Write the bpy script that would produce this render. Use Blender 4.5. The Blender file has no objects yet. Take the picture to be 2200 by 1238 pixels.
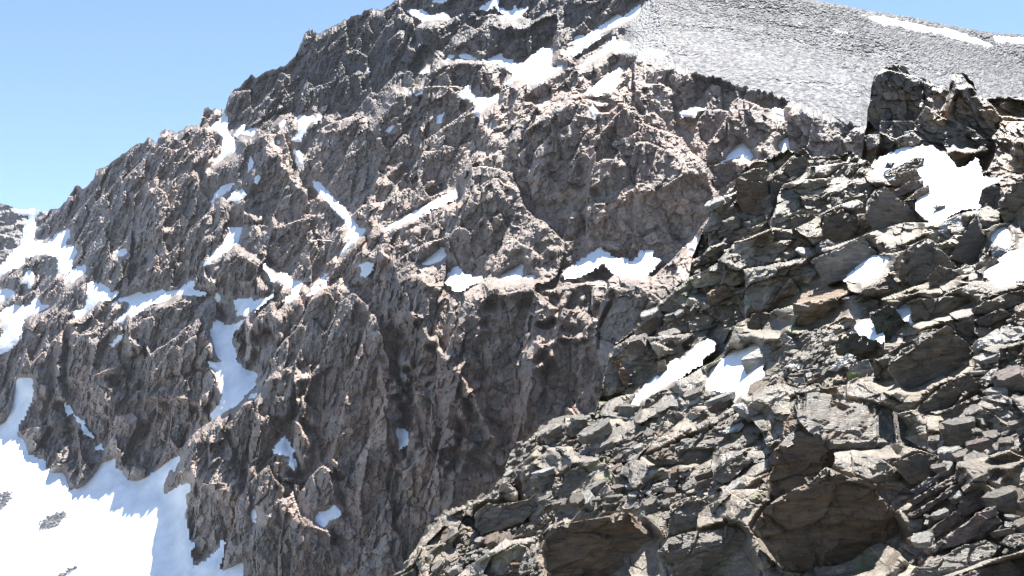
import bpy, bmesh, math, random
import numpy as np
from mathutils import Vector, Matrix

random.seed(7)
SC = bpy.context.scene
COL = SC.collection
R = math.radians

# ---------------------------------------------------------------- camera
FPX = 2322.0                      # focal length in photo pixels (2200 wide)
PITCH = R(8.0)
CAM = np.array([0.0, 0.0, 1.7])
cd = bpy.data.cameras.new('camera')
cam = bpy.data.objects.new('camera', cd)
COL.objects.link(cam)
cam.location = CAM
cam.rotation_euler = (R(90) + PITCH, 0, 0)
cd.sensor_width = 36.0
cd.lens = 36.0 * FPX / 2200.0
cd.clip_start = 0.1
cd.clip_end = 6000
SC.camera = cam

# ---------------------------------------------------------------- sky, sun, exposure
SUN_EL, SUN_AZ = R(68), R(30)     # azimuth measured from +Y (view direction) towards +X
S_DIR = np.array([math.sin(SUN_AZ) * math.cos(SUN_EL), math.cos(SUN_AZ) * math.cos(SUN_EL), math.sin(SUN_EL)])
w = bpy.data.worlds.new('World')
SC.world = w
w.use_nodes = True
nt = w.node_tree
sky = nt.nodes.new('ShaderNodeTexSky')
sky.sky_type = 'NISHITA'
sky.sun_disc = False
sky.sun_elevation = SUN_EL
sky.sun_rotation = SUN_AZ
sky.altitude = 2800
sky.air_density = 1.0
sky.dust_density = 0.3
sky.ozone_density = 1.8
bg = nt.nodes['Background']
bg.inputs['Strength'].default_value = 0.077
nt.links.new(sky.outputs['Color'], bg.inputs['Color'])

sl = bpy.data.lights.new('sun', 'SUN')
sl.energy = 4.4
sl.angle = R(0.53)
sl.color = (1.0, 0.965, 0.915)
sun = bpy.data.objects.new('sun', sl)
COL.objects.link(sun)
sun.rotation_euler = Vector(S_DIR).to_track_quat('Z', 'Y').to_euler()

SC.view_settings.view_transform = 'Standard'
SC.view_settings.look = 'None'
SC.view_settings.exposure = 1.76
SC.view_settings.gamma = 1.0
SC.view_settings.use_curve_mapping = False
SC.render.engine = 'CYCLES'
SC.cycles.max_bounces = 5
SC.cycles.diffuse_bounces = 3
SC.cycles.glossy_bounces = 2
SC.cycles.use_denoising = True

# ---------------------------------------------------------------- geometry helpers
FWD = np.array([0, math.cos(PITCH), math.sin(PITCH)])
UPV = np.array([0, -math.sin(PITCH), math.cos(PITCH)])
RGT = np.array([1.0, 0, 0])


def rays(u, v):
    """direction with unit length along the optical axis for a direction (u, v)"""
    u = np.asarray(u, float); v = np.asarray(v, float)
    x = ((u - 1100.0) / FPX)[..., None]
    y = ((619.0 - v) / FPX)[..., None]
    return FWD + x * RGT + y * UPV


def at(u, v, d):
    return CAM + rays(u, v) * np.asarray(d, float)[..., None]


def _u(a):
    return a if a.dtype == np.uint32 else a.astype(np.int32).view(np.uint32)


def _h(ix, iy, iz, seed):
    h = (_u(ix) * np.uint32(374761393)) ^ (_u(iy) * np.uint32(668265263)) \
        ^ (_u(iz) * np.uint32(2147483647 - 97)) ^ np.uint32((seed * 974634777) & 0xffffffff)
    h = (h ^ (h >> np.uint32(13))) * np.uint32(1274126177)
    h = (h ^ (h >> np.uint32(16))) * np.uint32(2246822519)
    return h ^ (h >> np.uint32(15))


def _f(h):
    return (h & np.uint32(0xffffff)).astype(np.float32) / np.float32(0x1000000)


def _re(h, k):
    h = (h + np.uint32(k * 2654435761 & 0xffffffff))
    h = (h ^ (h >> np.uint32(15))) * np.uint32(2246822519)
    return h ^ (h >> np.uint32(13))


def vnoise(P, seed=0):
    """smooth value noise in -1..1, P (n,3)"""
    P = P.astype(np.float32)
    i = np.floor(P); f = P - i
    f = f * f * f * (f * (f * 6 - 15) + 10)
    i = np.ascontiguousarray(i.T).astype(np.int32).view(np.uint32)
    fx, fy, fz = np.ascontiguousarray(f.T)
    r = 0
    one = np.uint32(1)
    for dx in (0, 1):
        hx = (i[0] + one * np.uint32(dx)) * np.uint32(374761393)
        wx = fx if dx else 1 - fx
        for dy in (0, 1):
            hy = hx ^ ((i[1] + np.uint32(dy)) * np.uint32(668265263))
            wy = wx * (fy if dy else 1 - fy)
            for dz in (0, 1):
                h = hy ^ ((i[2] + np.uint32(dz)) * np.uint32(2147483647 - 97)) ^ np.uint32((seed * 974634777) & 0xffffffff)
                h = (h ^ (h >> np.uint32(13))) * np.uint32(1274126177)
                h = (h ^ (h >> np.uint32(16)))
                r = r + wy * (fz if dz else 1 - fz) * _f(h)
    return r * 2 - 1


ROT = np.array([[0.36, 0.48, -0.8], [-0.8, 0.6, 0.0], [0.48, 0.64, 0.6]])


def fbm(P, octv=4, seed=0, gain=0.5, ridged=False):
    a, s, q = 1.0, 0.0, P
    for k in range(octv):
        n = vnoise(q, seed + k * 17)
        s = s + a * ((1 - 2 * np.abs(n)) if ridged else n)
        q = (q @ ROT) * 2.03 + 11.3
        a *= gain
    return s


def cells(Q, seed, near=27):
    """nearest jittered cell: id hash, offset to its centre, gap to the second nearest"""
    Q = Q.astype(np.float32)
    i = np.floor(Q).astype(np.int32)
    n = len(Q)
    b1 = np.full(n, 9e9, np.float32); b2 = b1.copy()
    bid = np.zeros(n, np.uint32); bo = np.zeros((n, 3), np.float32)
    if near == 27:
        offs = [(x, y, z) for x in (-1, 0, 1) for y in (-1, 0, 1) for z in (-1, 0, 1)]
        base = i
    else:
        offs = [(x, y, z) for x in (0, 1) for y in (0, 1) for z in (0, 1)]
        base = np.floor(Q - 0.5).astype(np.int32)
    for o in offs:
        c = base + np.array(o, np.int32)
        h = _h(c[:, 0], c[:, 1], c[:, 2], seed)
        d = np.empty((n, 3), np.float32)
        for k in range(3):
            d[:, k] = Q[:, k] - c[:, k] - (0.1 + 0.8 * _f(_re(h, k + 1)))
        dd = (d * d).sum(1)
        m = dd < b1
        b2 = np.where(m, b1, np.minimum(b2, dd))
        b1 = np.where(m, dd, b1)
        bid = np.where(m, h, bid)
        bo[m] = d[m]
    return bid, bo, np.sqrt(b2) - np.sqrt(b1)


def facets(P, size, seed, M=None, amp=0.35, tilt=0.5, near=27, groove=0.0):
    """blocky displacement: every cell is a tilted plane of its own; returned in metres"""
    Q = P / size if M is None else (P @ M) / size
    bid, bo, gap = cells(Q, seed, near)
    h = (_f(_re(bid, 7)) - 0.5) * 2 * amp
    for k in range(3):
        h = h + bo[:, k] * (_f(_re(bid, 11 + k)) - 0.5) * 2 * tilt
    if groove:
        h = h + groove * np.clip(1 - gap / 0.12, 0, 1)
    return h * size, _f(_re(bid, 23))


def blocks(P, Nb, size, seed, k=.7, M=None, th=(58, 98), al=(-8, 34), flat=.14, flat_th=(28, 46), near=27, amp=.12, groove=0.0):
    """broken rock: every cell becomes a block whose face has its own slope and aspect, set on a base with normals Nb;
    returns the displacement in metres along the line of sight, a random number per block and the new normals"""
    Mi = np.eye(3) if M is None else M
    bid, bo, gap = cells((P @ Mi) / size, seed, near)
    off = (bo @ np.linalg.inv(Mi)) * size
    off[:, 1] = -(Nb[:, 0] * off[:, 0] + Nb[:, 2] * off[:, 2]) / np.minimum(Nb[:, 1], -.25)
    f1, f2, f3, f4, f5 = (_f(_re(bid, q)) for q in (31, 32, 33, 34, 35))
    theta = np.where(f1 < flat, np.radians(flat_th[0] + (flat_th[1] - flat_th[0]) * f2), np.radians(th[0] + (th[1] - th[0]) * f2))
    alpha = np.radians(al[0] + al[1] * (f3 + f4 - 1) * 1.6)
    st = np.sin(theta)
    n = np.stack([st * np.sin(alpha), -st * np.cos(alpha), np.cos(theta)], -1)
    r = P - CAM
    r = r / np.linalg.norm(r, axis=1)[:, None]
    nr = np.minimum((n * r).sum(1), -.3)
    t_ = np.clip(-(n * off).sum(1) / nr, -.7 * size, .7 * size)
    n2 = Nb * (1 - k) + n * k
    n2 = n2 / np.linalg.norm(n2, axis=1)[:, None]
    g_ = groove * size * np.clip(1 - gap / .07, 0, 1) if groove else 0.0
    return k * t_ + (f5 - .5) * 2 * amp * size + g_, _f(_re(bid, 23)), n2


def foliation(n, flat):
    """matrix that squeezes space along the foliation normal n (cells become slabs)"""
    n = np.array(n, float); n /= np.linalg.norm(n)
    return np.eye(3) + (flat - 1) * np.outer(n, n)


def inpoly(u, v, poly):
    poly = np.asarray(poly, float)
    ins = np.zeros(u.shape, bool)
    j = len(poly) - 1
    for i in range(len(poly)):
        xi, yi = poly[i]; xj, yj = poly[j]
        c = ((yi > v) != (yj > v))
        with np.errstate(divide='ignore', invalid='ignore'):
            ins ^= c & (u < (xj - xi) * (v - yi) / (yj - yi + 1e-12) + xi)
        j = i
    return ins


def polydist(u, v, pl, closed=False):
    """distance to a polyline, side (+ right hand) and position 0..1 along it"""
    pl = np.asarray(pl, float)
    if closed:
        pl = np.vstack([pl, pl[:1]])
    seg = np.hypot(*(pl[1:] - pl[:-1]).T)
    cum = np.concatenate([[0], np.cumsum(seg)])
    best = np.full(u.shape, 1e9); side = np.zeros(u.shape); par = np.zeros(u.shape)
    for k in range(len(pl) - 1):
        a, b = pl[k], pl[k + 1]
        dx, dy = b - a
        t = np.clip(((u - a[0]) * dx + (v - a[1]) * dy) / (seg[k] ** 2 + 1e-9), 0, 1)
        ex = u - (a[0] + t * dx); ey = v - (a[1] + t * dy)
        d = np.hypot(ex, ey)
        m = d < best
        best = np.where(m, d, best)
        side = np.where(m, np.sign(dx * ey - dy * ex), side)
        par = np.where(m, (cum[k] + t * seg[k]) / cum[-1], par)
    return best, side, par


class Field:
    """log-distance of a rock sheet over a window of directions"""

    def __init__(s, u0, u1, v0, v1, step):
        s.u0, s.v0, s.step = u0, v0, step
        s.us = np.arange(u0, u1 + step, step); s.vs = np.arange(v0, v1 + step, step)
        s.U, s.V = np.meshgrid(s.us, s.vs)
        s.theta = None; s.alpha = None
        g = np.c_[s.U.ravel(), s.V.ravel(), np.zeros(s.U.size)]
        k = step / 4.0
        s.wu = k * (9 * vnoise(g / (38 * k), 601) + 5 * vnoise(g / (13 * k), 602)).reshape(s.U.shape)
        s.wv = k * (9 * vnoise(g / (38 * k), 603) + 5 * vnoise(g / (13 * k), 604)).reshape(s.U.shape)

    def thin_plate(s, pts):
        pts = np.array(pts, float)
        xy = pts[:, :2] / 1000.0; f = np.log(pts[:, 2])
        n = len(pts)

        def phi(r2):
            return 0.5 * r2 * np.log(r2 + 1e-9)
        A = phi(((xy[:, None] - xy[None]) ** 2).sum(-1)) + np.eye(n) * 2e-3
        Pm = np.c_[np.ones(n), xy]
        K = np.block([[A, Pm], [Pm.T, np.zeros((3, 3))]])
        sol = np.linalg.solve(K, np.r_[f, 0, 0, 0])
        g = np.c_[s.U.ravel(), s.V.ravel()] / 1000.0
        out = np.zeros(len(g))
        for k in range(n):
            out += sol[k] * phi(((g - xy[k]) ** 2).sum(1))
        out += sol[n] + g @ sol[n + 1:]
        s.L0 = out.reshape(s.U.shape)
        return s.L0

    def solve(s, lam_px):
        """integrate the wanted slopes (theta, alpha) while staying near L0"""
        q = rays(s.U, s.V)
        st, ct = np.sin(s.theta), np.cos(s.theta)
        n = np.stack([st * np.sin(s.alpha), -st * np.cos(s.alpha), ct], -1)
        nq = np.minimum((n * q).sum(-1), -0.16)
        gx = -(n @ RGT) / nq / FPX * s.step
        gy = (n @ UPV) / nq / FPX * s.step
        div = np.zeros_like(gx)
        ex = 0.5 * (gx[:, 1:] + gx[:, :-1]); ey = 0.5 * (gy[1:] + gy[:-1])
        div[:, :-1] += ex; div[:, 1:] -= ex
        div[:-1] += ey; div[1:] -= ey
        lam = (s.step / lam_px) ** 2
        rhs = lam * s.L0 - div
        ny, nx = rhs.shape

        def dct(a, axis):
            b = np.concatenate([a, np.flip(a, axis)], axis)
            F = np.fft.fft(b, axis=axis)
            N = a.shape[axis]
            k = np.arange(N)
            sh = [1, 1]; sh[axis] = N
            F = np.take(F, k, axis)
            return (F * np.exp(-1j * np.pi * k / (2 * N)).reshape(sh)).real * 0.5

        def idct(a, axis):
            N = a.shape[axis]
            k = np.arange(N); sh = [1, 1]; sh[axis] = N
            c = a * np.exp(1j * np.pi * k / (2 * N)).reshape(sh)
            z = np.zeros([d if i != axis else 2 * N for i, d in enumerate(a.shape)], complex)
            sl_ = [slice(None)] * 2; sl_[axis] = slice(0, N); z[tuple(sl_)] = c
            if axis == 0:
                z[N + 1:] = np.conj(c[1:][::-1])
            else:
                z[:, N + 1:] = np.conj(c[:, 1:][:, ::-1])
            b = np.fft.ifft(z, axis=axis).real * 2
            return np.take(b, np.arange(N), axis)
        F = dct(dct(rhs, 0), 1)
        ky = 2 - 2 * np.cos(np.pi * np.arange(ny) / ny)
        kx = 2 - 2 * np.cos(np.pi * np.arange(nx) / nx)
        F = F / (lam + ky[:, None] + kx[None])
        s.L = idct(idct(F, 1), 0)
        return s.L

    def edge(s, pl, delta, decay, taper=0.12):
        """rock on the right hand side of the polyline stands nearer by delta"""
        d, side, par = polydist(s.U + s.wu, s.V + s.wv, pl)
        t = np.clip(par / taper, 0, 1) * np.clip((1 - par) / taper, 0, 1)
        near = 1 / (1 + np.exp(-side * d / (s.step * 1.3)))
        s.L -= .95 * delta * near * np.exp(-d / (decay * 1.7)) * t

    def crease(s, pl, delta, width, taper=0.15):
        d, side, par = polydist(s.U + s.wu, s.V + s.wv, pl)
        t = np.clip(par / taper, 0, 1) * np.clip((1 - par) / taper, 0, 1)
        s.L += .75 * delta * np.clip(1 - d / width, 0, 1) * t

    def normals(s, u, v):
        P = at(s.U, s.V, np.exp(blur(s.L, 1)))
        du = np.gradient(P, axis=1); dv = np.gradient(P, axis=0)
        n = np.cross(du, -dv)
        n = -n / np.linalg.norm(n, axis=2)[..., None]
        n = np.where((n[..., 1] > 0)[..., None], -n, n)
        return np.stack([s.sample(n[..., q], u, v) for q in range(3)], -1)

    def sample(s, G, u, v):
        x = np.clip((np.asarray(u) - s.u0) / s.step, 0, len(s.us) - 1.001)
        y = np.clip((np.asarray(v) - s.v0) / s.step, 0, len(s.vs) - 1.001)
        i = x.astype(int); j = y.astype(int)
        fx = x - i; fy = y - j
        return (G[j, i] * (1 - fx) + G[j, i + 1] * fx) * (1 - fy) + (G[j + 1, i] * (1 - fx) + G[j + 1, i + 1] * fx) * fy


def blur(a, n):
    k = np.ones(2 * n + 1) / (2 * n + 1)
    for _ in range(2):
        p = np.pad(a, ((n, n), (0, 0)), 'edge')
        c = np.cumsum(np.vstack([np.zeros((1, p.shape[1])), p]), 0)
        a = (c[2 * n + 1:] - c[:-2 * n - 1]) / (2 * n + 1)
        p = np.pad(a, ((0, 0), (n, n)), 'edge')
        c = np.cumsum(np.hstack([np.zeros((p.shape[0], 1)), p]), 1)
        a = (c[:, 2 * n + 1:] - c[:, :-2 * n - 1]) / (2 * n + 1)
    return a


def mesh_np(name, verts, quads, tris=None, tint=None):
    me = bpy.data.meshes.new(name)
    verts = np.asarray(verts, np.float32)
    quads = np.asarray(quads, np.int32).reshape(-1, 4)
    tris = np.zeros((0, 3), np.int32) if tris is None else np.asarray(tris, np.int32).reshape(-1, 3)
    nq, ntr = len(quads), len(tris)
    me.vertices.add(len(verts)); me.vertices.foreach_set('co', verts.ravel())
    me.loops.add(nq * 4 + ntr * 3)
    me.loops.foreach_set('vertex_index', np.concatenate([quads.ravel(), tris.ravel()]).astype(np.int32))
    me.polygons.add(nq + ntr)
    me.polygons.foreach_set('loop_start', np.concatenate([np.arange(nq) * 4, nq * 4 + np.arange(ntr) * 3]).astype(np.int32))
    me.polygons.foreach_set('loop_total', np.concatenate([np.full(nq, 4), np.full(ntr, 3)]).astype(np.int32))
    if tint is not None:
        a = me.color_attributes.new('tint', 'FLOAT_COLOR', 'POINT')
        c = np.ones((len(verts), 4), np.float32); c[:, :3] = tint
        a.data.foreach_set('color', c.ravel())
    me.update(calc_edges=True)
    me.polygons.foreach_set('use_smooth', np.zeros(nq + ntr, bool))
    return me


def live_quads(q, VV, extra):
    """drop the quads of a clamped sheet that have no height, keep the rows added behind"""
    nr, nc = VV.shape
    f = np.concatenate([VV.ravel(), np.full(extra * nc, -1e6)])
    f[nr * nc:] -= np.repeat(np.arange(extra), nc) * 10.0
    k = f[q].max(1) - f[q].min(1) > 1e-6
    w_ = (f[q[:, 0]] == f[q[:, 3]]) & (f[q[:, 1]] == f[q[:, 2]])
    return q[k & ~w_]


def grid_quads(nr, nc, keep=None):
    i = np.arange(nr * nc).reshape(nr, nc)
    q = np.stack([i[:-1, :-1], i[:-1, 1:], i[1:, 1:], i[1:, :-1]], -1).reshape(-1, 4)
    if keep is not None:
        k = (keep[:-1, :-1] & keep[:-1, 1:] & keep[1:, 1:] & keep[1:, :-1]).ravel()
        q = q[k]
    return q


def obj(name, me, mat=None, parent=None):
    o = bpy.data.objects.new(name, me)
    COL.objects.link(o)
    if mat is not None and me is not None and not me.materials:
        me.materials.append(mat)
    if parent is not None:
        o.parent = parent
    return o


def tag(o, label=None, cat=None, group=None, kind=None):
    for k, v in (('label', label), ('category', cat), ('group', group), ('kind', kind)):
        if v:
            o[k] = v
    return o


# ---------------------------------------------------------------- materials
def rock_mat(name, scale, rough=0.62, bump=0.5, spec=0.5, contrast=0.35, strata=None):
    m = bpy.data.materials.new(name)
    m.use_nodes = True
    t = m.node_tree; N = t.nodes; Lk = t.links
    b = N['Principled BSDF']
    b.inputs['Roughness'].default_value = rough
    b.inputs['Specular IOR Level'].default_value = spec
    at_ = N.new('ShaderNodeAttribute'); at_.attribute_name = 'tint'
    tc = N.new('ShaderNodeTexCoord')
    mp = N.new('ShaderNodeMapping')
    Lk.new(tc.outputs['Object'], mp.inputs['Vector'])
    if strata:
        mp.inputs['Rotation'].default_value = strata[0]
        mp.inputs['Scale'].default_value = strata[1]
    n1 = N.new('ShaderNodeTexNoise'); n1.inputs['Scale'].default_value = scale; n1.inputs['Detail'].default_value = 8
    n1.inputs['Roughness'].default_value = 0.68
    n2 = N.new('ShaderNodeTexNoise'); n2.inputs['Scale'].default_value = scale * 5.1; n2.inputs['Detail'].default_value = 6
    n2.inputs['Roughness'].default_value = 0.7
    for n in (n1, n2):
        Lk.new(mp.outputs['Vector'], n.inputs['Vector'])
    mr = N.new('ShaderNodeMapRange')
    mr.inputs['From Min'].default_value = 0.3; mr.inputs['From Max'].default_value = 0.7
    mr.inputs['To Min'].default_value = 1 - contrast; mr.inputs['To Max'].default_value = 1 + contrast
    Lk.new(n1.outputs['Fac'], mr.inputs['Value'])
    mr2 = N.new('ShaderNodeMapRange')
    mr2.inputs['From Min'].default_value = 0.3; mr2.inputs['From Max'].default_value = 0.7
    mr2.inputs['To Min'].default_value = 1 - contrast * .7; mr2.inputs['To Max'].default_value = 1 + contrast * .7
    Lk.new(n2.outputs['Fac'], mr2.inputs['Value'])
    mu = N.new('ShaderNodeMath'); mu.operation = 'MULTIPLY'
    Lk.new(mr.outputs[0], mu.inputs[0]); Lk.new(mr2.outputs[0], mu.inputs[1])
    vm = N.new('ShaderNodeVectorMath'); vm.operation = 'SCALE'
    Lk.new(at_.outputs['Color'], vm.inputs[0]); Lk.new(mu.outputs[0], vm.inputs['Scale'])
    Lk.new(vm.outputs[0], b.inputs['Base Color'])
    bp = N.new('ShaderNodeBump'); bp.inputs['Strength'].default_value = bump
    bp.inputs['Distance'].default_value = 0.35 / scale
    ad = N.new('ShaderNodeMath'); ad.operation = 'ADD'
    Lk.new(n1.outputs['Fac'], ad.inputs[0]); Lk.new(n2.outputs['Fac'], ad.inputs[1])
    Lk.new(ad.outputs[0], bp.inputs['Height'])
    Lk.new(bp.outputs['Normal'], b.inputs['Normal'])
    return m


def snow_mat(name, scale):
    m = bpy.data.materials.new(name)
    m.use_nodes = True
    t = m.node_tree; N = t.nodes; Lk = t.links
    b = N['Principled BSDF']
    b.inputs['Roughness'].default_value = 0.75
    b.inputs['Specular IOR Level'].default_value = 0.3
    tc = N.new('ShaderNodeTexCoord')
    n1 = N.new('ShaderNodeTexNoise'); n1.inputs['Scale'].default_value = scale; n1.inputs['Detail'].default_value = 7
    Lk.new(tc.outputs['Object'], n1.inputs['Vector'])
    cr = N.new('ShaderNodeValToRGB')
    cr.color_ramp.elements[0].position = 0.3; cr.color_ramp.elements[0].color = (0.72, 0.74, 0.77, 1)
    cr.color_ramp.elements[1].position = 0.62; cr.color_ramp.elements[1].color = (0.86, 0.88, 0.91, 1)
    Lk.new(n1.outputs['Fac'], cr.inputs['Fac']); Lk.new(cr.outputs['Color'], b.inputs['Base Color'])
    bp = N.new('ShaderNodeBump'); bp.inputs['Strength'].default_value = 0.35; bp.inputs['Distance'].default_value = 0.3 / scale
    Lk.new(n1.outputs['Fac'], bp.inputs['Height']); Lk.new(bp.outputs['Normal'], b.inputs['Normal'])
    return m


M_ROCK = rock_mat('mountain_rock', 1.5, rough=0.55, bump=1.0, contrast=0.42)
M_SCREE = rock_mat('scree_rock', 1.2, rough=0.65, bump=0.6, contrast=0.35, spec=.12)
M_FORE = rock_mat('schist_rock', 3.2, rough=0.42, bump=0.55, contrast=0.4, spec=.65)
M_SNOW = snow_mat('snow', 0.25)
M_SNOW_NEAR = snow_mat('snow_near', 3.0)

# ---------------------------------------------------------------- traced snow patches (window, outline, label)
WIN = {'1': (0, 0, .3393), '2': (730, 0, .3393), '3': (1460, 0, .3393), '4': (0, 410, .3393), '5': (730, 410, .3393),
       '6': (1460, 410, .3393), '7': (0, 818, .3393), '8': (730, 818, .3393), 'F': (0, 0, 1.0),
       'K': (1840, 330, 360 / 2122.), 'L': (1840, 540, 360 / 2122.), 'M': (1280, 720, 460 / 2109.),
       'A': (1700, 120, 500 / 2200.), 'B': (1700, 380, 500 / 2200.), 'C': (1300, 320, 500 / 2200.), 'D': (1300, 580, 500 / 2200.),
       'E': (1700, 640, 500 / 2200.), 'G': (1700, 957, 500 / 2200.), 'H': (1250, 957, 500 / 2200.), 'I': (850, 957, 500 / 2200.)}


def px(win, pts):
    ox, oy, k = WIN[win]
    return np.array([(ox + p[0] * k, oy + p[1] * k) for p in pts], float)


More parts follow.
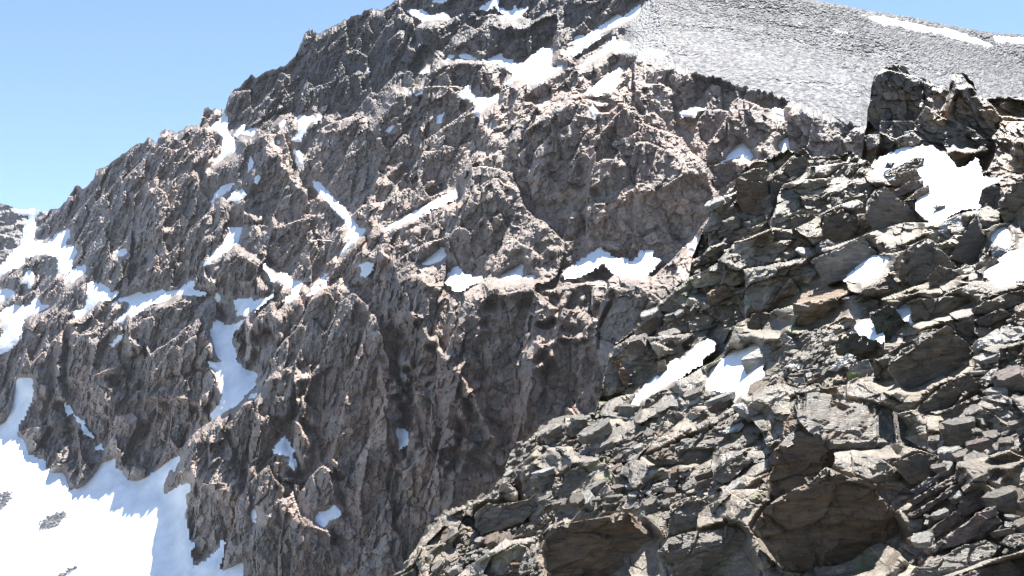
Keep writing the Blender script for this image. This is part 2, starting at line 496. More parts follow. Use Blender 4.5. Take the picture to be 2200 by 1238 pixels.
SNOW = [
 ('1', [(1415,690),(1425,730),(1440,765),(1435,830),(1465,880),(1500,930),(1495,965),(1420,1000),(1370,1045),(1310,1100),(1340,1045),(1400,985),(1420,900),(1400,840),(1340,820),(1315,795),(1370,780),(1400,755)], 'white snow strip running down from the notch in the dark skyline'),
 ('1', [(1480,850),(1530,800),(1552,793),(1535,830),(1500,852)], 'small snow scrap just right of the skyline notch strip'),
 ('1', [(1490,868),(1540,835),(1625,808),(1612,850),(1575,915),(1590,870),(1540,862)], 'ragged thin snow scrap below the skyline notch'),
 ('1', [(1740,875),(1770,885),(1788,918),(1755,908)], 'tiny snow spot left of the forked high snow patch'),
 ('1', [(1768,800),(1790,765),(1812,765),(1785,828)], 'narrow snow sliver at the foot of the dark upper crag'),
 ('1', [(1860,760),(1920,728),(1960,750),(1990,732),(2030,745),(1990,775),(1950,800),(1920,850),(1900,895),(1860,898),(1890,840),(1905,790)], 'forked snow patch hanging under the dark upper crag'),
 ('1', [(1862,945),(1895,965),(1912,1000),(1908,1042),(1882,1048)], 'short snow finger below the forked high snow patch'),
 ('1', [(1583,995),(1598,1010),(1592,1085),(1572,1088)], 'thin vertical snow thread in a cleft of the left face'),
 ('1', [(1645,1108),(1632,1165),(1616,1142),(1618,1108)], 'little shaded snow tongue in a left face cleft'),
 ('F', [(467,412),(475,405),(500,392),(494,407),(477,420),(467,432),(456,447),(461,425)], 'slanting snow dash low on the left face, the left one of two'),
 ('F', [(500,420),(508,408),(519,409),(526,419),(508,433),(490,431)], 'slanting snow dash low on the left face, the right one of two'),
 ('F', [(672,389),(684,391),(700,410),(723,432),(745,463),(760,474),(768,488),(762,505),(761,516),(746,519),(744,508),(752,490),(743,475),(726,455),(703,432),(679,408)], 'curved snow ribbon filling a gully above the diagonal ramp'),
 ('5', [(730,3),(737,40),(640,87),(560,127),(470,182),(380,227),(320,243),(250,264),(330,218),(450,148),(600,66),(690,16)], 'long thin snow ramp slanting behind the central rock spine'),
 ('5', [(180,230),(162,262),(110,312),(45,372),(10,410),(-10,450),(-5,390),(60,318),(110,268),(140,238)], 'tapering snow wedge at the lower end of the diagonal ramp'),
 ('2', [(430,68),(510,62),(555,92),(620,98),(660,88),(690,118),(620,122),(560,127),(530,138),(500,112)], 'flat snow patch near the top edge on the dark summit crag'),
 ('2', [(882,57),(930,25),(1000,-2),(990,30),(920,62)], 'slanting snow streak cut by the top edge of the picture'),
 ('2', [(990,45),(1040,70),(1085,72),(1105,40),(1120,68),(1185,56),(1152,95),(1130,132),(1075,142),(1048,112)], 'cup shaped snow patch high on the summit crag'),
 ('2', [(570,14),(620,1),(695,-6),(645,12)], 'thin snow edge on top of the summit crag'),
 ('2', [(1897,34),(1890,85),(1822,137),(1742,182),(1672,208),(1642,238),(1562,293),(1490,348),(1428,332),(1488,302),(1500,265),(1478,230),(1560,230),(1630,188),(1700,138),(1774,74),(1744,130),(1800,108),(1862,58)], 'long snow tongue climbing to the edge of the scree slope'),
 ('2', [(1742,236),(1738,264),(1822,267),(1834,296),(1792,312),(1750,322),(1690,352),(1620,392),(1515,434),(1558,385),(1640,338),(1690,298),(1720,258)], 'slanting snow patch beside the corner of the scree slope'),
 ('2', [(1955,312),(2010,318),(2060,350),(1990,348),(1945,338)], 'small snow lens on the lip of the scree slope'),
 ('2', [(1774,440),(1742,490),(1768,490),(1757,538),(1700,578),(1640,603),(1562,592),(1640,558),(1606,556),(1660,508),(1720,468)], 'tattered snow patch left of the brown crest corner'),
 ('2', [(1280,312),(1352,311),(1348,370),(1338,410),(1300,440),(1350,440),(1434,392),(1414,432),(1352,478),(1282,523),(1198,564),(1198,522),(1150,512),(1100,523),(1042,545),(1098,480),(1098,460),(1040,420),(1000,402),(912,392),(960,362),(1028,336),(1022,368),(1080,383),(1110,408),(1160,403),(1200,378),(1230,346)], 'largest snow patch in the hollow below the summit crag'),
 ('2', [(750,342),(800,347),(885,370),(850,388),(800,378),(756,362)], 'flat snow strip on a ledge left of the hollow'),
 ('2', [(664,384),(700,346),(728,352),(722,372),(690,389)], 'small snow cap on the ledge end under the dark crag'),
 ('2', [(508,464),(562,437),(558,457),(525,469)], 'isolated snow dot on the slope below the dark crag'),
 ('2', [(750,602),(798,552),(822,557),(818,590),(840,608),(890,623),(960,622),(1004,600),(1004,632),(952,673),(882,735),(851,718),(868,670),(838,642),(788,622)], 'hooked snow patch under a brown knob in the upper face'),
 ('2', [(440,557),(472,575),(447,603),(420,607)], 'faint bluish snow scrap in shade below the dark crag'),
 ('2', [(484,600),(540,572),(532,594)], 'thin bluish snow scrap right of the faint shaded one'),
 ('2', [(284,834),(330,792),(348,805),(312,838)], 'bright snow fleck on a rib of the middle face'),
 ('2', [(612,742),(660,716),(642,763),(622,780)], 'shaded snow chip in a cleft below the hooked patch'),
 ('2', [(1574,690),(1605,670),(1634,710),(1612,755),(1592,742)], 'small snow patch below the tattered one by the crest corner'),
 ('2', [(1995,605),(2034,596),(2022,628)], 'tiny snow chip on the brown face under the crest'),
 ('2', [(958,766),(978,772),(972,802),(946,814)], 'tiny snow chip at the tail of the hooked patch'),
 ('2', [(80,386),(124,403),(102,414)], 'tiny upper snow fleck on the rock below the skyline step'),
 ('2', [(130,421),(196,450),(172,459)], 'tiny lower snow fleck on the rock below the skyline step'),
 ('3', [(5,716),(60,712),(158,690),(112,706),(87,738),(16,736)], 'thin snow line on the brown face right of the crest corner'),
 ('3', [(605,685),(662,706),(664,748),(630,743),(585,712)], 'snow blotch in a notch under the scree lip'),
 ('3', [(692,866),(687,942),(655,974),(616,936),(638,898)], 'upright snow drop in a cleft above the near crag'),
 ('3', [(400,905),(432,950),(474,990),(462,1024),(390,1004),(320,1014),(272,1034),(318,973),(358,928)], 'triangular snow patch behind the near crag'),
 ('3', [(380,652),(414,642),(402,664)], 'snow dot high on the brown face under the scree lip'),
 ('4', [(92,128),(150,123),(248,128),(232,152),(190,163),(148,148)], 'snow saddle on the far left col'),
 ('4', [(217,155),(217,260),(207,320),(274,318),(242,350),(300,338),(330,308),(370,268),(444,236),(432,300),(402,350),(450,348),(494,378),(462,440),(442,502),(412,534),(368,534),(378,450),(358,412),(290,402),(240,412),(162,423),(132,483),(62,503),(-20,560),(-20,510),(58,418),(128,348),(158,290),(157,230),(188,188)], 'branching snowfield below the far left col'),
 ('4', [(548,465),(548,522),(482,563),(452,605),(426,593),(438,530),(488,488)], 'small snow apron right of the branching snowfield'),
 ('4', [(168,508),(208,518),(208,592),(186,610),(173,573),(134,584)], 'narrow snow gap between dark rocks at the far left'),
 ('4', [(-20,655),(40,622),(94,638),(87,668),(30,693),(-20,720)], 'snow strip between dark rocks on the left picture edge'),
 ('4', [(-20,790),(60,738),(110,728),(190,728),(247,664),(248,738),(338,710),(242,772),(162,803),(133,862),(113,962),(52,1003),(-20,1030),(-20,975),(35,880),(8,812)], 'broad snow gully along the left picture edge'),
 ('4', [(472,773),(538,752),(558,690),(552,586),(620,587),(693,618),(693,660),(745,642),(702,682),(622,703),(583,742),(542,783),(488,818)], 'snow pocket at the left end of the long ledge'),
 ('4', [(708,722),(780,678),(830,668),(890,636),(902,668),(1034,626),(1022,658),(1140,626),(1224,574),(1219,642),(1306,650),(1242,663),(1100,653),(1062,693),(962,713),(902,753),(832,793),(772,823),(708,850),(758,800),(818,760),(828,712),(788,692),(740,713)], 'long snow ledge above the rounded lower buttress'),
 ('4', [(704,975),(774,905),(758,952),(720,980)], 'small snow dash on the shoulder of the rounded lower buttress'),
 ('4', [(1293,470),(1358,400),(1418,328),(1453,270),(1447,236),(1526,241),(1514,312),(1504,342),(1432,383),(1372,433),(1332,464)], 'steep snow strip left of the great grey slab'),
 ('4', [(1484,698),(1592,686),(1602,708),(1730,664),(1642,733),(1562,783),(1508,794)], 'snow wedge at the top of the steep couloir'),
 ('4', [(1664,465),(1700,498),(1732,538),(1802,532),(1832,568),(1902,578),(1935,600),(1884,642),(1889,672),(1804,716),(1813,680),(1858,660),(1848,622),(1788,592),(1718,562)], 'crooked snow patch at the foot of the great grey slab'),
 ('4', [(2140,465),(2110,500),(2058,552),(2064,612),(1982,653),(1942,669),(1988,610),(2018,580),(2062,530)], 'snow sliver where the diagonal ramp meets the couloir'),
 ('F', [(457,684),(470,692),(489,700),(509,698),(524,687),(513,702),(499,716),(496,736),(506,763),(509,780),(523,794),(553,803),(545,830),(527,848),(509,869),(482,884),(457,905),(454,890),(472,873),(479,848),(470,830),(465,800),(448,780),(472,782),(462,753),(451,708)], 'steep bright snow couloir beside the rounded lower buttress'),
 ('4', [(715,396),(806,366),(809,396),(780,430)], 'small shaded snow patch in the dark left rocks'),
 ('4', [(1362,648),(1393,658),(1393,704),(1368,692)], 'tiny snow drip above the steep couloir'),
 ('5', [(126,473),(170,462),(214,462),(198,500),(166,544),(132,538),(150,505)], 'curled shaded snow patch in an alcove of the lower cliff'),
 ('5', [(492,480),(560,428),(660,350),(653,390),(696,398),(662,433),(600,463)], 'snow feather on the ledge left of the central cliff top'),
 ('5', [(715,500),(747,490),(783,532),(823,543),(845,580),(802,613),(740,640),(697,602),(676,585),(688,540)], 'bright snow cap at the left corner of the central ledge'),
 ('5', [(992,553),(1080,512),(1165,455),(1170,490),(1133,520),(1166,512),(1153,542),(1090,578),(1046,578),(1070,550)], 'pointed snow patch midway along the central ledge'),
 ('5', [(1172,547),(1220,532),(1257,545),(1220,562)], 'thin shaded snow strip beside the pointed patch'),
 ('5', [(1411,532),(1480,478),(1560,417),(1652,360),(1664,393),(1706,402),(1662,458),(1600,503),(1530,533),(1426,559)], 'shaded blue grey snow slab against the wall above the central ledge'),
 ('5', [(1700,400),(1720,427),(1800,432),(1840,452),(1898,427),(1902,386),(1977,381),(1984,427),(2026,432),(1994,483),(1944,533),(1910,556),(1900,513),(1850,533),(1750,528),(1708,492),(1686,462)], 'bright snow bank at the right end of the central ledge'),
 ('5', [(1906,832),(1942,838),(1954,903),(1912,908)], 'small shaded snow block low behind the near crag'),
 ('5', [(840,582),(900,552),(872,589)], 'snow crumb right of the bright snow cap'),
 ('6', [(22,374),(128,278),(114,345),(109,394)], 'small white snow triangle at the left foot of the near crag'),
 ('7', [(108,-20),(207,-10),(209,70),(173,172),(123,262),(97,352),(162,392),(167,472),(272,512),(277,552),(332,592),(402,578),(432,688),(442,708),(540,668),(600,598),(650,518),(700,518),(720,476),(738,488),(717,558),(772,578),(802,638),(872,643),(960,598),(1060,518),(1150,465),(1122,522),(1097,592),(1042,612),(1008,745),(1090,702),(1200,638),(1193,722),(1163,852),(1183,942),(1183,1012),(1230,1030),(1198,1082),(1218,1205),(1280,1158),(1370,1098),(1416,1022),(1403,1122),(1373,1212),(1402,1218),(1540,1145),(1535,1238),(1500,1400),(1400,1900),(-900,1900),(-900,700),(-300,420),(0,292),(40,258),(80,180),(93,90)], 'great snowfield filling the lower left corner'),
 ('7', [(412,122),(433,165),(459,202),(428,214)], 'snow spot in the dark slot left of the red tower'),
 ('7', [(470,216),(533,263),(533,290),(585,355),(558,348),(508,282)], 'thin snow thread in the dark slot left of the red tower'),
 ('7', [(600,434),(642,406),(655,432)], 'tiny snow hook at the bottom of the dark slot'),
 ('7', [(1414,602),(1482,636),(1440,629)], 'tiny snow stroke in the shaded bay of the lower spur'),
 ('7', [(1728,448),(1800,353),(1819,380),(1829,430),(1866,440),(1842,474),(1778,468)], 'small snow patch at the head of the lower cliff gully'),
 ('7', [(1843,476),(1874,520),(1863,566),(1828,525)], 'snow chip just below the lower cliff gully head'),
 ('7', [(1587,684),(1614,740),(1602,756)], 'thin snow thread in the spur cleft, the upper of two'),
 ('7', [(1586,852),(1610,803),(1646,913),(1618,910)], 'thin snow thread in the spur cleft, the lower of two'),
 ('7', [(1995,895),(2008,826),(2060,837),(2120,790),(2162,830),(2122,873),(2072,893),(2050,938)], 'notched snow patch at the foot of the lower cliff'),
 ('7', [(1562,118),(1620,78),(1662,40),(1687,50),(1652,93),(1620,113)], 'small snow patch beside the lower end of the couloir'),
 ('8', [(354,284),(374,303),(424,322),(434,403),(380,430),(373,370),(356,340)], 'upright snow plug in the black alcove of the lower cliff'),
]
SNOW_SCREE = [
 ('3', [(1128,88),(1250,102),(1370,126),(1500,155),(1620,176),(1720,191),(1830,232),(1940,267),(2012,291),(1960,298),(1850,274),(1740,243),(1640,209),(1500,194),(1390,160),(1300,160),(1228,128)], 'long snow band under the right skyline of the scree'),
 ('3', [(1975,220),(2080,236),(2300,245),(2500,262),(2500,300),(2181,280),(2060,266),(1998,268)], 'snow band cut by the right picture edge'),
 ('3', [(700,118),(796,139),(770,149),(716,131)], 'short snow dash on the scree slope, the left of two'),
 ('3', [(972,180),(1060,210),(1000,204)], 'short snow dash on the scree slope, the right of two'),
]

# ---------------------------------------------------------------- the mountain face
SKY = [(-420,500),(-150,440),(0,600),(60,520),(110,450),(128,446),(135,440),(149,420),(163,399),(180,407),(200,389),(207,370),(224,358),(251,343),(278,321),(290,312),(312,305),(317,295),(327,302),(336,307),(343,288),(355,277),(366,280),(380,285),(395,282),(399,271),(412,270),(429,268),(433,251),(438,238),(445,232),(453,238),(460,232),(468,231),(478,240),(484,234),(489,217),(495,204),(504,193),(517,190),(529,170),(540,161),(550,166),(573,153),(590,148),(611,144),(621,131),(635,119),(641,107),(644,95),(653,78),(663,64),(670,63),(682,71),(692,70),(706,64),(719,54),(740,47),(750,41),(774,30),(794,22),(822,19),(842,8),(852,0),(900,-25),(1000,-60),(1100,-90),(1250,-125),(1360,-130),(1392,-60),(1405,-10),(1418,25),(1424,60),(1432,84),(1436,110),(1446,132),(1460,144),(1501,156),(1562,176),(1609,190),(1664,204),(1698,217),(1738,234),(1786,251),(1833,268),(1850,272),(2000,300),(2200,330)]
SKY = np.array(SKY, float)
BOT = np.array([(-420,1560),(1000,1560),(1200,1330),(1320,1150),(1500,900),(1700,700),(1900,560),(2200,500)], float)

mf = Field(-440, 2200, -160, 1580, 4)
mf.thin_plate([(-300,1238,206),(0,1238,202),(200,1238,198),(380,1238,188),(600,1238,158),(900,1238,130),(1200,1238,118),
               (-300,1000,258),(0,1000,252),(200,1000,240),(380,1000,213),(600,1000,172),(900,1000,137),(1150,1000,125),
               (-200,800,300),(0,800,286),(250,800,236),(500,800,222),(640,800,186),(900,800,145),(1150,800,131),(1350,800,122),
               (0,620,325),(200,620,265),(400,620,244),(600,620,218),(760,600,188),(980,620,152),(1200,615,138),(1400,600,130),
               (760,500,206),(1000,560,166),(1200,570,151),(1400,555,142),
               (80,450,400),(200,450,290),(400,450,264),(600,450,240),(800,450,221),(1000,440,174),(1200,440,159),(1450,440,149),(1700,440,138),
               (300,310,296),(480,250,304),(700,250,266),(900,250,230),(1150,250,190),(1330,250,169),(1500,250,160),(1700,250,150),(1850,280,144),
               (700,80,296),(900,100,258),(1100,100,236),(1300,100,208),(1390,110,180),(1460,150,166),(1430,80,183),(1420,30,195),(1400,-60,218),
               (880,0,278),(1100,0,258),(1300,0,228),(1200,-100,268)])
U, V = mf.U, mf.V
Pb = at(U, V, np.exp(mf.L0)).reshape(-1, 3)
mf.theta = np.full(U.shape, R(76)) + R(5) * fbm(Pb / 26, 3, 3).reshape(U.shape)
mf.alpha = R(-4) + R(17) * fbm(Pb * np.array([1, 1, .5]) / 22, 3, 9).reshape(U.shape)
# steeper dark crags and gentler debris aprons
for poly, th, al in [
    ([(430,250),(560,150),(650,60),(900,-10),(1330,-60),(1330,60),(1200,110),(1100,150),(960,125),(850,180),(790,250),(640,240),(490,275)], 84, -12),
    ([(520,430),(600,330),(700,400),(740,470),(720,560),(600,580),(520,520)], 68, 4),
    ([(1000,620),(1380,620),(1330,760),(1200,900),(1080,1020),(900,1238),(640,1238),(640,820),(760,700)], 73, 0),
    ([(60,700),(240,700),(250,1000),(150,1050),(60,950)], 64, -6),
    ([(260,720),(320,690),(300,880),(380,1000),(260,1030),(200,900)], 58, 0),
    ([(1000,400),(1330,150),(1400,135),(1850,275),(1600,400),(1480,560),(1000,590)], 82, 0),
    ([(1390,590),(1380,616),(1040,612),(985,628),(960,600),(1240,580)], 30, 0),
    ([(380,640),(470,650),(490,800),(430,830),(380,720)], 55, 18),
    ([(830,60),(880,75),(930,190),(900,170),(860,110)], 48, 20),
    ([(880,560),(960,570),(985,630),(900,680),(850,620)], 52, -5),
    ([(1280,540),(1400,560),(1420,620),(1330,660),(1280,620)], 50, 0),
]:
    m = blur(inpoly(U, V, np.array(poly, float)).astype(float), 3)
    mf.theta = mf.theta * (1 - m) + (R(th) + R(5) * fbm(Pb / 15, 2, 31).reshape(U.shape)) * m
    mf.alpha = mf.alpha * (1 - .7 * m) + R(al) * m * .7
CORN = blur(inpoly(U, V, np.array([(1392,-60),(1384,0),(1352,45),(1330,105),(1342,126),(1380,128),(1440,146),(1475,160),(1480,-60)], float)).astype(float), 2)
mf.theta = mf.theta * (1 - CORN) + R(42) * CORN
mf.alpha = mf.alpha * (1 - CORN) + R(-8) * CORN
snow_mask = np.zeros(U.shape)
for wn, pts, lab in SNOW:
    snow_mask = np.maximum(snow_mask, inpoly(U, V, px(wn, pts)).astype(float))
sm = np.clip(blur(snow_mask, 1) * 1.4, 0, 1)
mf.theta = mf.theta * (1 - sm) + R(31) * sm
mf.alpha = mf.alpha * (1 - sm) + R(-4) * sm
mf.solve(190)
for pl, dl, dc in [
    ([(735,562),(800,512),(900,466),(985,432),(1000,370),(1060,300),(1120,250),(1200,220),(1290,190),(1338,140)], .075, 140),
    ([(840,612),(900,588),(968,630),(1050,610),(1190,610),(1260,600),(1380,614),(1480,600),(1650,560)], .045, 110),
    ([(230,730),(250,700),(300,665),(380,640),(440,650),(470,690),(452,720),(472,780),(450,785),(480,850),(474,880),(455,910)], .024, 90),
    ([(345,1058),(372,1010),(390,985),(430,925),(500,890),(540,860),(560,830),(600,800),(640,780),(690,790)], .036, 120),
    ([(25,860),(35,760),(45,720),(90,672),(150,672),(175,700),(235,695)], .020, 120),
    ([(490,272),(560,268),(640,258),(700,238),(790,262),(850,192),(930,152),(970,128),(1050,135),(1110,152)], .03, 80),
    ([(415,602),(440,572),(510,532),(560,560),(600,600),(640,622)], .03, 60),
    ([(500,702),(560,662),(620,642),(700,602),(733,570)], .035, 100),
    ([(940,1000),(960,850),(952,700),(970,632)], .022, 50),
    ([(1130,920),(1135,800),(1150,738),(1180,735),(1185,800)], .02, 50),
    ([(390,1238),(402,1150),(398,1050),(405,1010)], .02, 60),
    ([(540,1238),(545,1100),(570,1010),(600,985),(640,1000)], .025, 70),
    ([(500,470),(530,380),(570,300),(600,300)], .025, 60),
    ([(300,520),(310,400),(345,290)], .02, 60),
    ([(420,600),(440,520),(480,480),(500,470)], .015, 50),
    ([(880,210),(905,120),(890,60),(930,50),(960,90)], .02, 40),
    ([(960,120),(1000,60),(1050,35),(1100,60),(1130,60),(1200,30)], .02, 50),
    ([(1240,420),(1260,330),(1330,200),(1345,150)], .018, 60),
    ([(1240,560),(1260,480),(1330,430),(1420,390),(1500,340),(1560,330)], .012, 50),
    ([(1000,590),(1060,540),(1130,490),(1240,420)], .015, 50),
]:
    mf.edge(pl, dl, dc)
for pl, dl, wd in [
    ([(765,490),(785,440),(800,400),(830,360),(900,320)], .012, 7),
    ([(868,1010),(872,900),(850,800),(862,700)], .045, 34),
    ([(630,1120),(640,1000),(622,900),(640,800)], .03, 28),
    ([(1035,820),(1050,720),(1055,640)], .018, 18),
    ([(1150,720),(1200,680),(1230,620)], .012, 14),
    ([(145,1040),(150,900),(135,780),(140,700)], .03, 20),
    ([(95,950),(105,850),(100,740)], .02, 16),
    ([(240,880),(215,960),(160,880),(150,830)], .02, 18),
    ([(255,870),(270,800),(285,740)], .03, 30),
    ([(345,870),(300,960),(310,1010)], .015, 14),
    ([(470,900),(500,980),(520,1060)], .03, 40),
    ([(590,720),(560,760),(545,830)], .02, 25),
    ([(330,330),(320,420),(300,500)], .015, 14),
    ([(430,330),(450,430),(445,520)], .015, 16),
    ([(870,190),(905,130),(900,70)], .01, 10),
    ([(700,760),(690,900),(720,1050)], .012, 16),
    ([(770,1060),(780,900),(760,780)], .012, 16),
    ([(960,1080),(1000,950),(1010,840)], .01, 14),
    ([(1180,880),(1170,780),(1185,690)], .014, 14),
    ([(1290,760),(1300,690),(1330,630)], .014, 14),
]:
    mf.crease(pl, dl, wd)
# a smooth version that carries the snow
Lsm = blur(mf.L, 2)
mf.Lsnow = Lsm
mf.smask = np.clip(blur(np.clip(blur(snow_mask, 1) * 4, 0, 1), 1), 0, 1)


def behind(P, dy, dz):
    """step away behind an edge without showing past it"""
    r = P - CAM
    return r / np.linalg.norm(r, axis=-1)[..., None] * dy + np.array([0, 0, dz])


def live_verts(vr, top, bot=None):
    """indices of the vertices of a clamped sheet that differ, and for every vertex where its value comes from"""
    nr, nc = len(vr), len(top)
    lo = np.zeros(nc, int) if bot is None else np.array([max(0, np.searchsorted(-vr, -b_, 'right') - 1) for b_ in bot])
    hi = np.array([min(nr - 1, np.searchsorted(-vr, -t_, 'left')) for t_ in top])
    rows = np.clip(np.arange(nr)[:, None], lo[None], hi[None])
    src = rows * nc + np.arange(nc)[None]
    live = np.unique(src)
    return live, np.searchsorted(live, src.ravel())


def ridge_jag(u, seed, amp):
    P = np.c_[u / 9.0, np.full(len(u), seed * 3.7), np.zeros(len(u))]
    return amp * (fbm(P, 3, seed) + 0.7 * np.abs(vnoise(P * 2.7, seed + 5)))


FOL_M = np.eye(3)
us = np.concatenate([np.arange(-420, -20, 9), np.arange(-20, 1560, 2.25), np.arange(1560, 1880, 2.6), np.arange(1880, 2190, 9)])
NR = 540
top = np.interp(us, SKY[:, 0], SKY[:, 1]) - ridge_jag(us, 4, 3.0) * np.where(us > 1440, 1.7, 1.0)
bot = np.interp(us, BOT[:, 0], BOT[:, 1])
vr = np.concatenate([np.arange(1560, 1270, -8), np.arange(1270, -135, -2.3), [-150.0]])
NR = len(vr)
VV = np.minimum(np.maximum(vr[:, None], top[None]), bot[None])
UU = np.repeat(us[None], NR, 0)
LIVE, FILL = live_verts(vr, top, bot)
uf, vf = UU.ravel()[LIVE], VV.ravel()[LIVE]
L = mf.sample(mf.L, uf, vf)
mk = mf.sample(mf.smask, uf, vf)
d0 = np.exp(L)
P0 = at(uf, vf, d0)
Pw = P0 + .55 * np.stack([fbm(P0 / 5, 2, 50 + k) for k in range(3)], -1)
STR = np.array([1, 1, .48])
rough = np.clip(1.1 + 0.45 * fbm(P0 / 30, 2, 77), .75, 1.6)
mid = fbm(Pw * np.array([1, 1, .7]) / 5.0, 3, 84, .55, True)
RU = P0 - CAM
RU = RU / np.linalg.norm(RU, axis=1)[:, None]
jit = Pw - P0
lit = np.clip((fbm(P0 / 11, 3, 79) - .16) * 1.8, 0, 1)           # where broken ledges catch the light
NB = mf.normals(uf, vf)
b1, c1, N1 = blocks(P0 + jit, NB, 9.0, 1, .56, np.diag([1, .3, .36]), (76, 98), (-6, 40), .03, amp=.08)
b2, c2, N2 = blocks(P0 + jit * .6, N1, 3.4, 2, .80, np.diag([1, .3, .48]), (75, 100), (-6, 40), .015 + .09 * lit, amp=.11, groove=.07)
b3, c3, N3 = blocks(P0 + jit * .3, N2, 1.3, 3, .72, np.diag([1, .3, .7]), (71, 102), (-6, 44), .02 + .22 * lit, amp=.15, groove=.08)
b4, c4, N4 = blocks(P0, N3, .6, 4, .62, np.diag([1, .4, .9]), (66, 102), (-5, 50), .03 + .30 * lit, near=8, amp=.18)
D = b1 + b2 * np.clip(rough, .6, 1.2) + b3 * np.clip(rough, .5, 1.3)
cz = mf.sample(CORN, uf, vf)
bs, cs, gs = blocks(P0, NB, .56, 11, .6, ROT @ np.diag([1, .7, 1]), (10, 86), (-8, 62), .08, near=8, amp=.22)
bs = bs * .8
disp = (D + b4 - .12 * mid * rough) * (1 - cz) + bs * cz
amp = 1 - np.clip(mk * 1.1, 0, 1) * .96
edge_fade = np.clip((vf - np.repeat(top[None], NR, 0).ravel()[LIVE]) / 14, .15, 1)
L = L + disp * amp * edge_fade / d0 + 0.0022 * np.clip(mk * 1.6 - .5, 0, 1)
P1 = at(uf, vf, np.exp(L))
# colour of the rock: brown grey schist, redder bands, darker crag on top, greyer to the left
col = np.array([0.300, 0.238, 0.198]) * np.ones((len(uf), 1))
red = np.clip(fbm(P0 / 14, 4, 90) * .9 + .05, 0, 1) * np.clip(fbm(P0 / 3, 3, 93) + .55, 0, 1)
for cu, cv, rr, s_ in [(210,850,70,.9),(1040,900,190,1.3),(880,950,170,1.2),(760,900,110,.6),(1640,250,80,.4),(1450,260,100,.4),(1300,330,100,.5),(1330,450,110,.5),(820,640,90,.3),(560,440,50,.5),(320,900,80,.5),(440,1150,60,.6),(900,1180,110,.9),(300,350,40,.4),(1560,480,90,.7)]:
    red = red + s_ * np.exp(-(((uf - cu) / rr) ** 2 + ((vf - cv) / rr) ** 2)) * np.clip(fbm(P0 / 4, 3, 95) + .45, 0, 1)
red = np.clip(red, 0, 1)[:, None]
col = col * (1 - red) + np.array([0.370, 0.245, 0.185]) * red
lf = np.clip((700 - uf) / 700, 0, 1)[:, None]
col = col * (1 - .55 * lf) + np.array([0.232, 0.206, 0.196]) * .55 * lf
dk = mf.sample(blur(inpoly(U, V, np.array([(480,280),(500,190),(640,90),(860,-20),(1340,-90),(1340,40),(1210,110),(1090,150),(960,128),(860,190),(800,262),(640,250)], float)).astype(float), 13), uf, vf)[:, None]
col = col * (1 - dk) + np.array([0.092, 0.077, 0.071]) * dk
ochre = np.clip(fbm(P0 / 2.2, 3, 120) - .35, 0, 1)[:, None]
col = col * (1 - .5 * ochre) + np.array([0.33, 0.25, 0.17]) * .5 * ochre
col = col * (1 - cz[:, None]) + np.array([.190, .189, .195]) * cz[:, None]
crest = np.clip(1 - (vf - np.repeat(top[None], NR, 0).ravel()[LIVE]) / 34, 0, 1) * (uf > 1430) * np.clip(.55 + 1.1 * fbm(P0 / 3, 2, 140), 0, 1)
col = col * (1 - crest[:, None]) + np.array([.19, .188, .19]) * crest[:, None]
var = (0.72 + .56 * c3) * (0.8 + .4 * c2)
col = np.clip(col * var[:, None], .012, .5)
nr0, nc0 = NR, len(us)
Pg = P1[FILL].reshape(nr0, nc0, 3)
col = col[FILL]
back = []
bcol = []
for k, (dy, dz) in enumerate([(3, -.6), (10, -5), (40, -30), (150, -130)]):
    b_ = Pg[-1] + behind(Pg[-1], dy, dz) + np.c_[np.zeros(nc0), np.zeros(nc0), .8 * vnoise(Pg[-1] / 2, 300 + k)]
    back.append(b_)
Pall = np.concatenate([Pg] + [b_[None] for b_ in back], 0)
call = np.concatenate([col.reshape(nr0, nc0, 3), np.repeat(col.reshape(nr0, nc0, 3)[-1:], 4, 0)], 0)
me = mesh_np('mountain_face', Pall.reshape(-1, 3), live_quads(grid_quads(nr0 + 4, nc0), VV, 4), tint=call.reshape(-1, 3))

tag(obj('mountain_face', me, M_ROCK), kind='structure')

# ---------------------------------------------------------------- the scree slope behind the crest
SCREE_TOPLINE = lambda u: np.interp(u, [1300, 1745, 2200, 2700], [-115, 0, 75, 170])
sf = Field(1300, 2700, -220, 460, 4)
sf.thin_plate([(1345,120,186),(1460,150,170),(1600,190,161),(1700,230,156),(1850,290,150),(2000,320,149),(2200,330,152),(2500,360,152),
               (1390,0,204),(1420,60,190),(1500,60,187),(1600,100,180),(1800,180,165),(2000,200,172),(2200,200,182),
               (1400,-60,220),(1500,-40,213),(1745,0,209),(1860,22,212),(2040,55,207),(2200,75,214),(2600,130,232),(1800,90,186),(2000,110,191),(2200,130,199)])
sf.theta = R(38) + R(12) * np.clip((SCREE_TOPLINE(sf.U) + 150 - sf.V) / 150, 0, 1); sf.alpha = np.full(sf.U.shape, R(-8)) + R(7) * vnoise(np.c_[sf.U.ravel() / 200, sf.V.ravel() / 90, 0 * sf.U.ravel()], 5).reshape(sf.U.shape)
sf.solve(260)
sf.Lsnow = blur(sf.L, 2)
SSKY = np.array([(1300,-115),(1400,-90),(1600,-32),(1745,0),(1800,9),(1860,22),(1950,35),(2040,55),(2120,69),(2200,75),(2400,105),(2700,170)], float)
us2 = np.concatenate([np.arange(1384, 1390, 6), np.arange(1390, 2230, 2.0), np.arange(2230, 2690, 8)])
NR2 = 210
top2 = np.interp(us2, SSKY[:, 0], SSKY[:, 1]) - np.abs(ridge_jag(us2, 8, .7))
bot2 = np.interp(us2, [1380, 1440, 1460, 1664, 1850, 1880, 2000, 2690], [150, 160, 168, 228, 296, 400, 440, 450])
t2 = np.linspace(0, 1, NR2)
VV2 = bot2[None] + (top2 - bot2)[None] * t2[:, None]
UU2 = np.repeat(us2[None], NR2, 0)
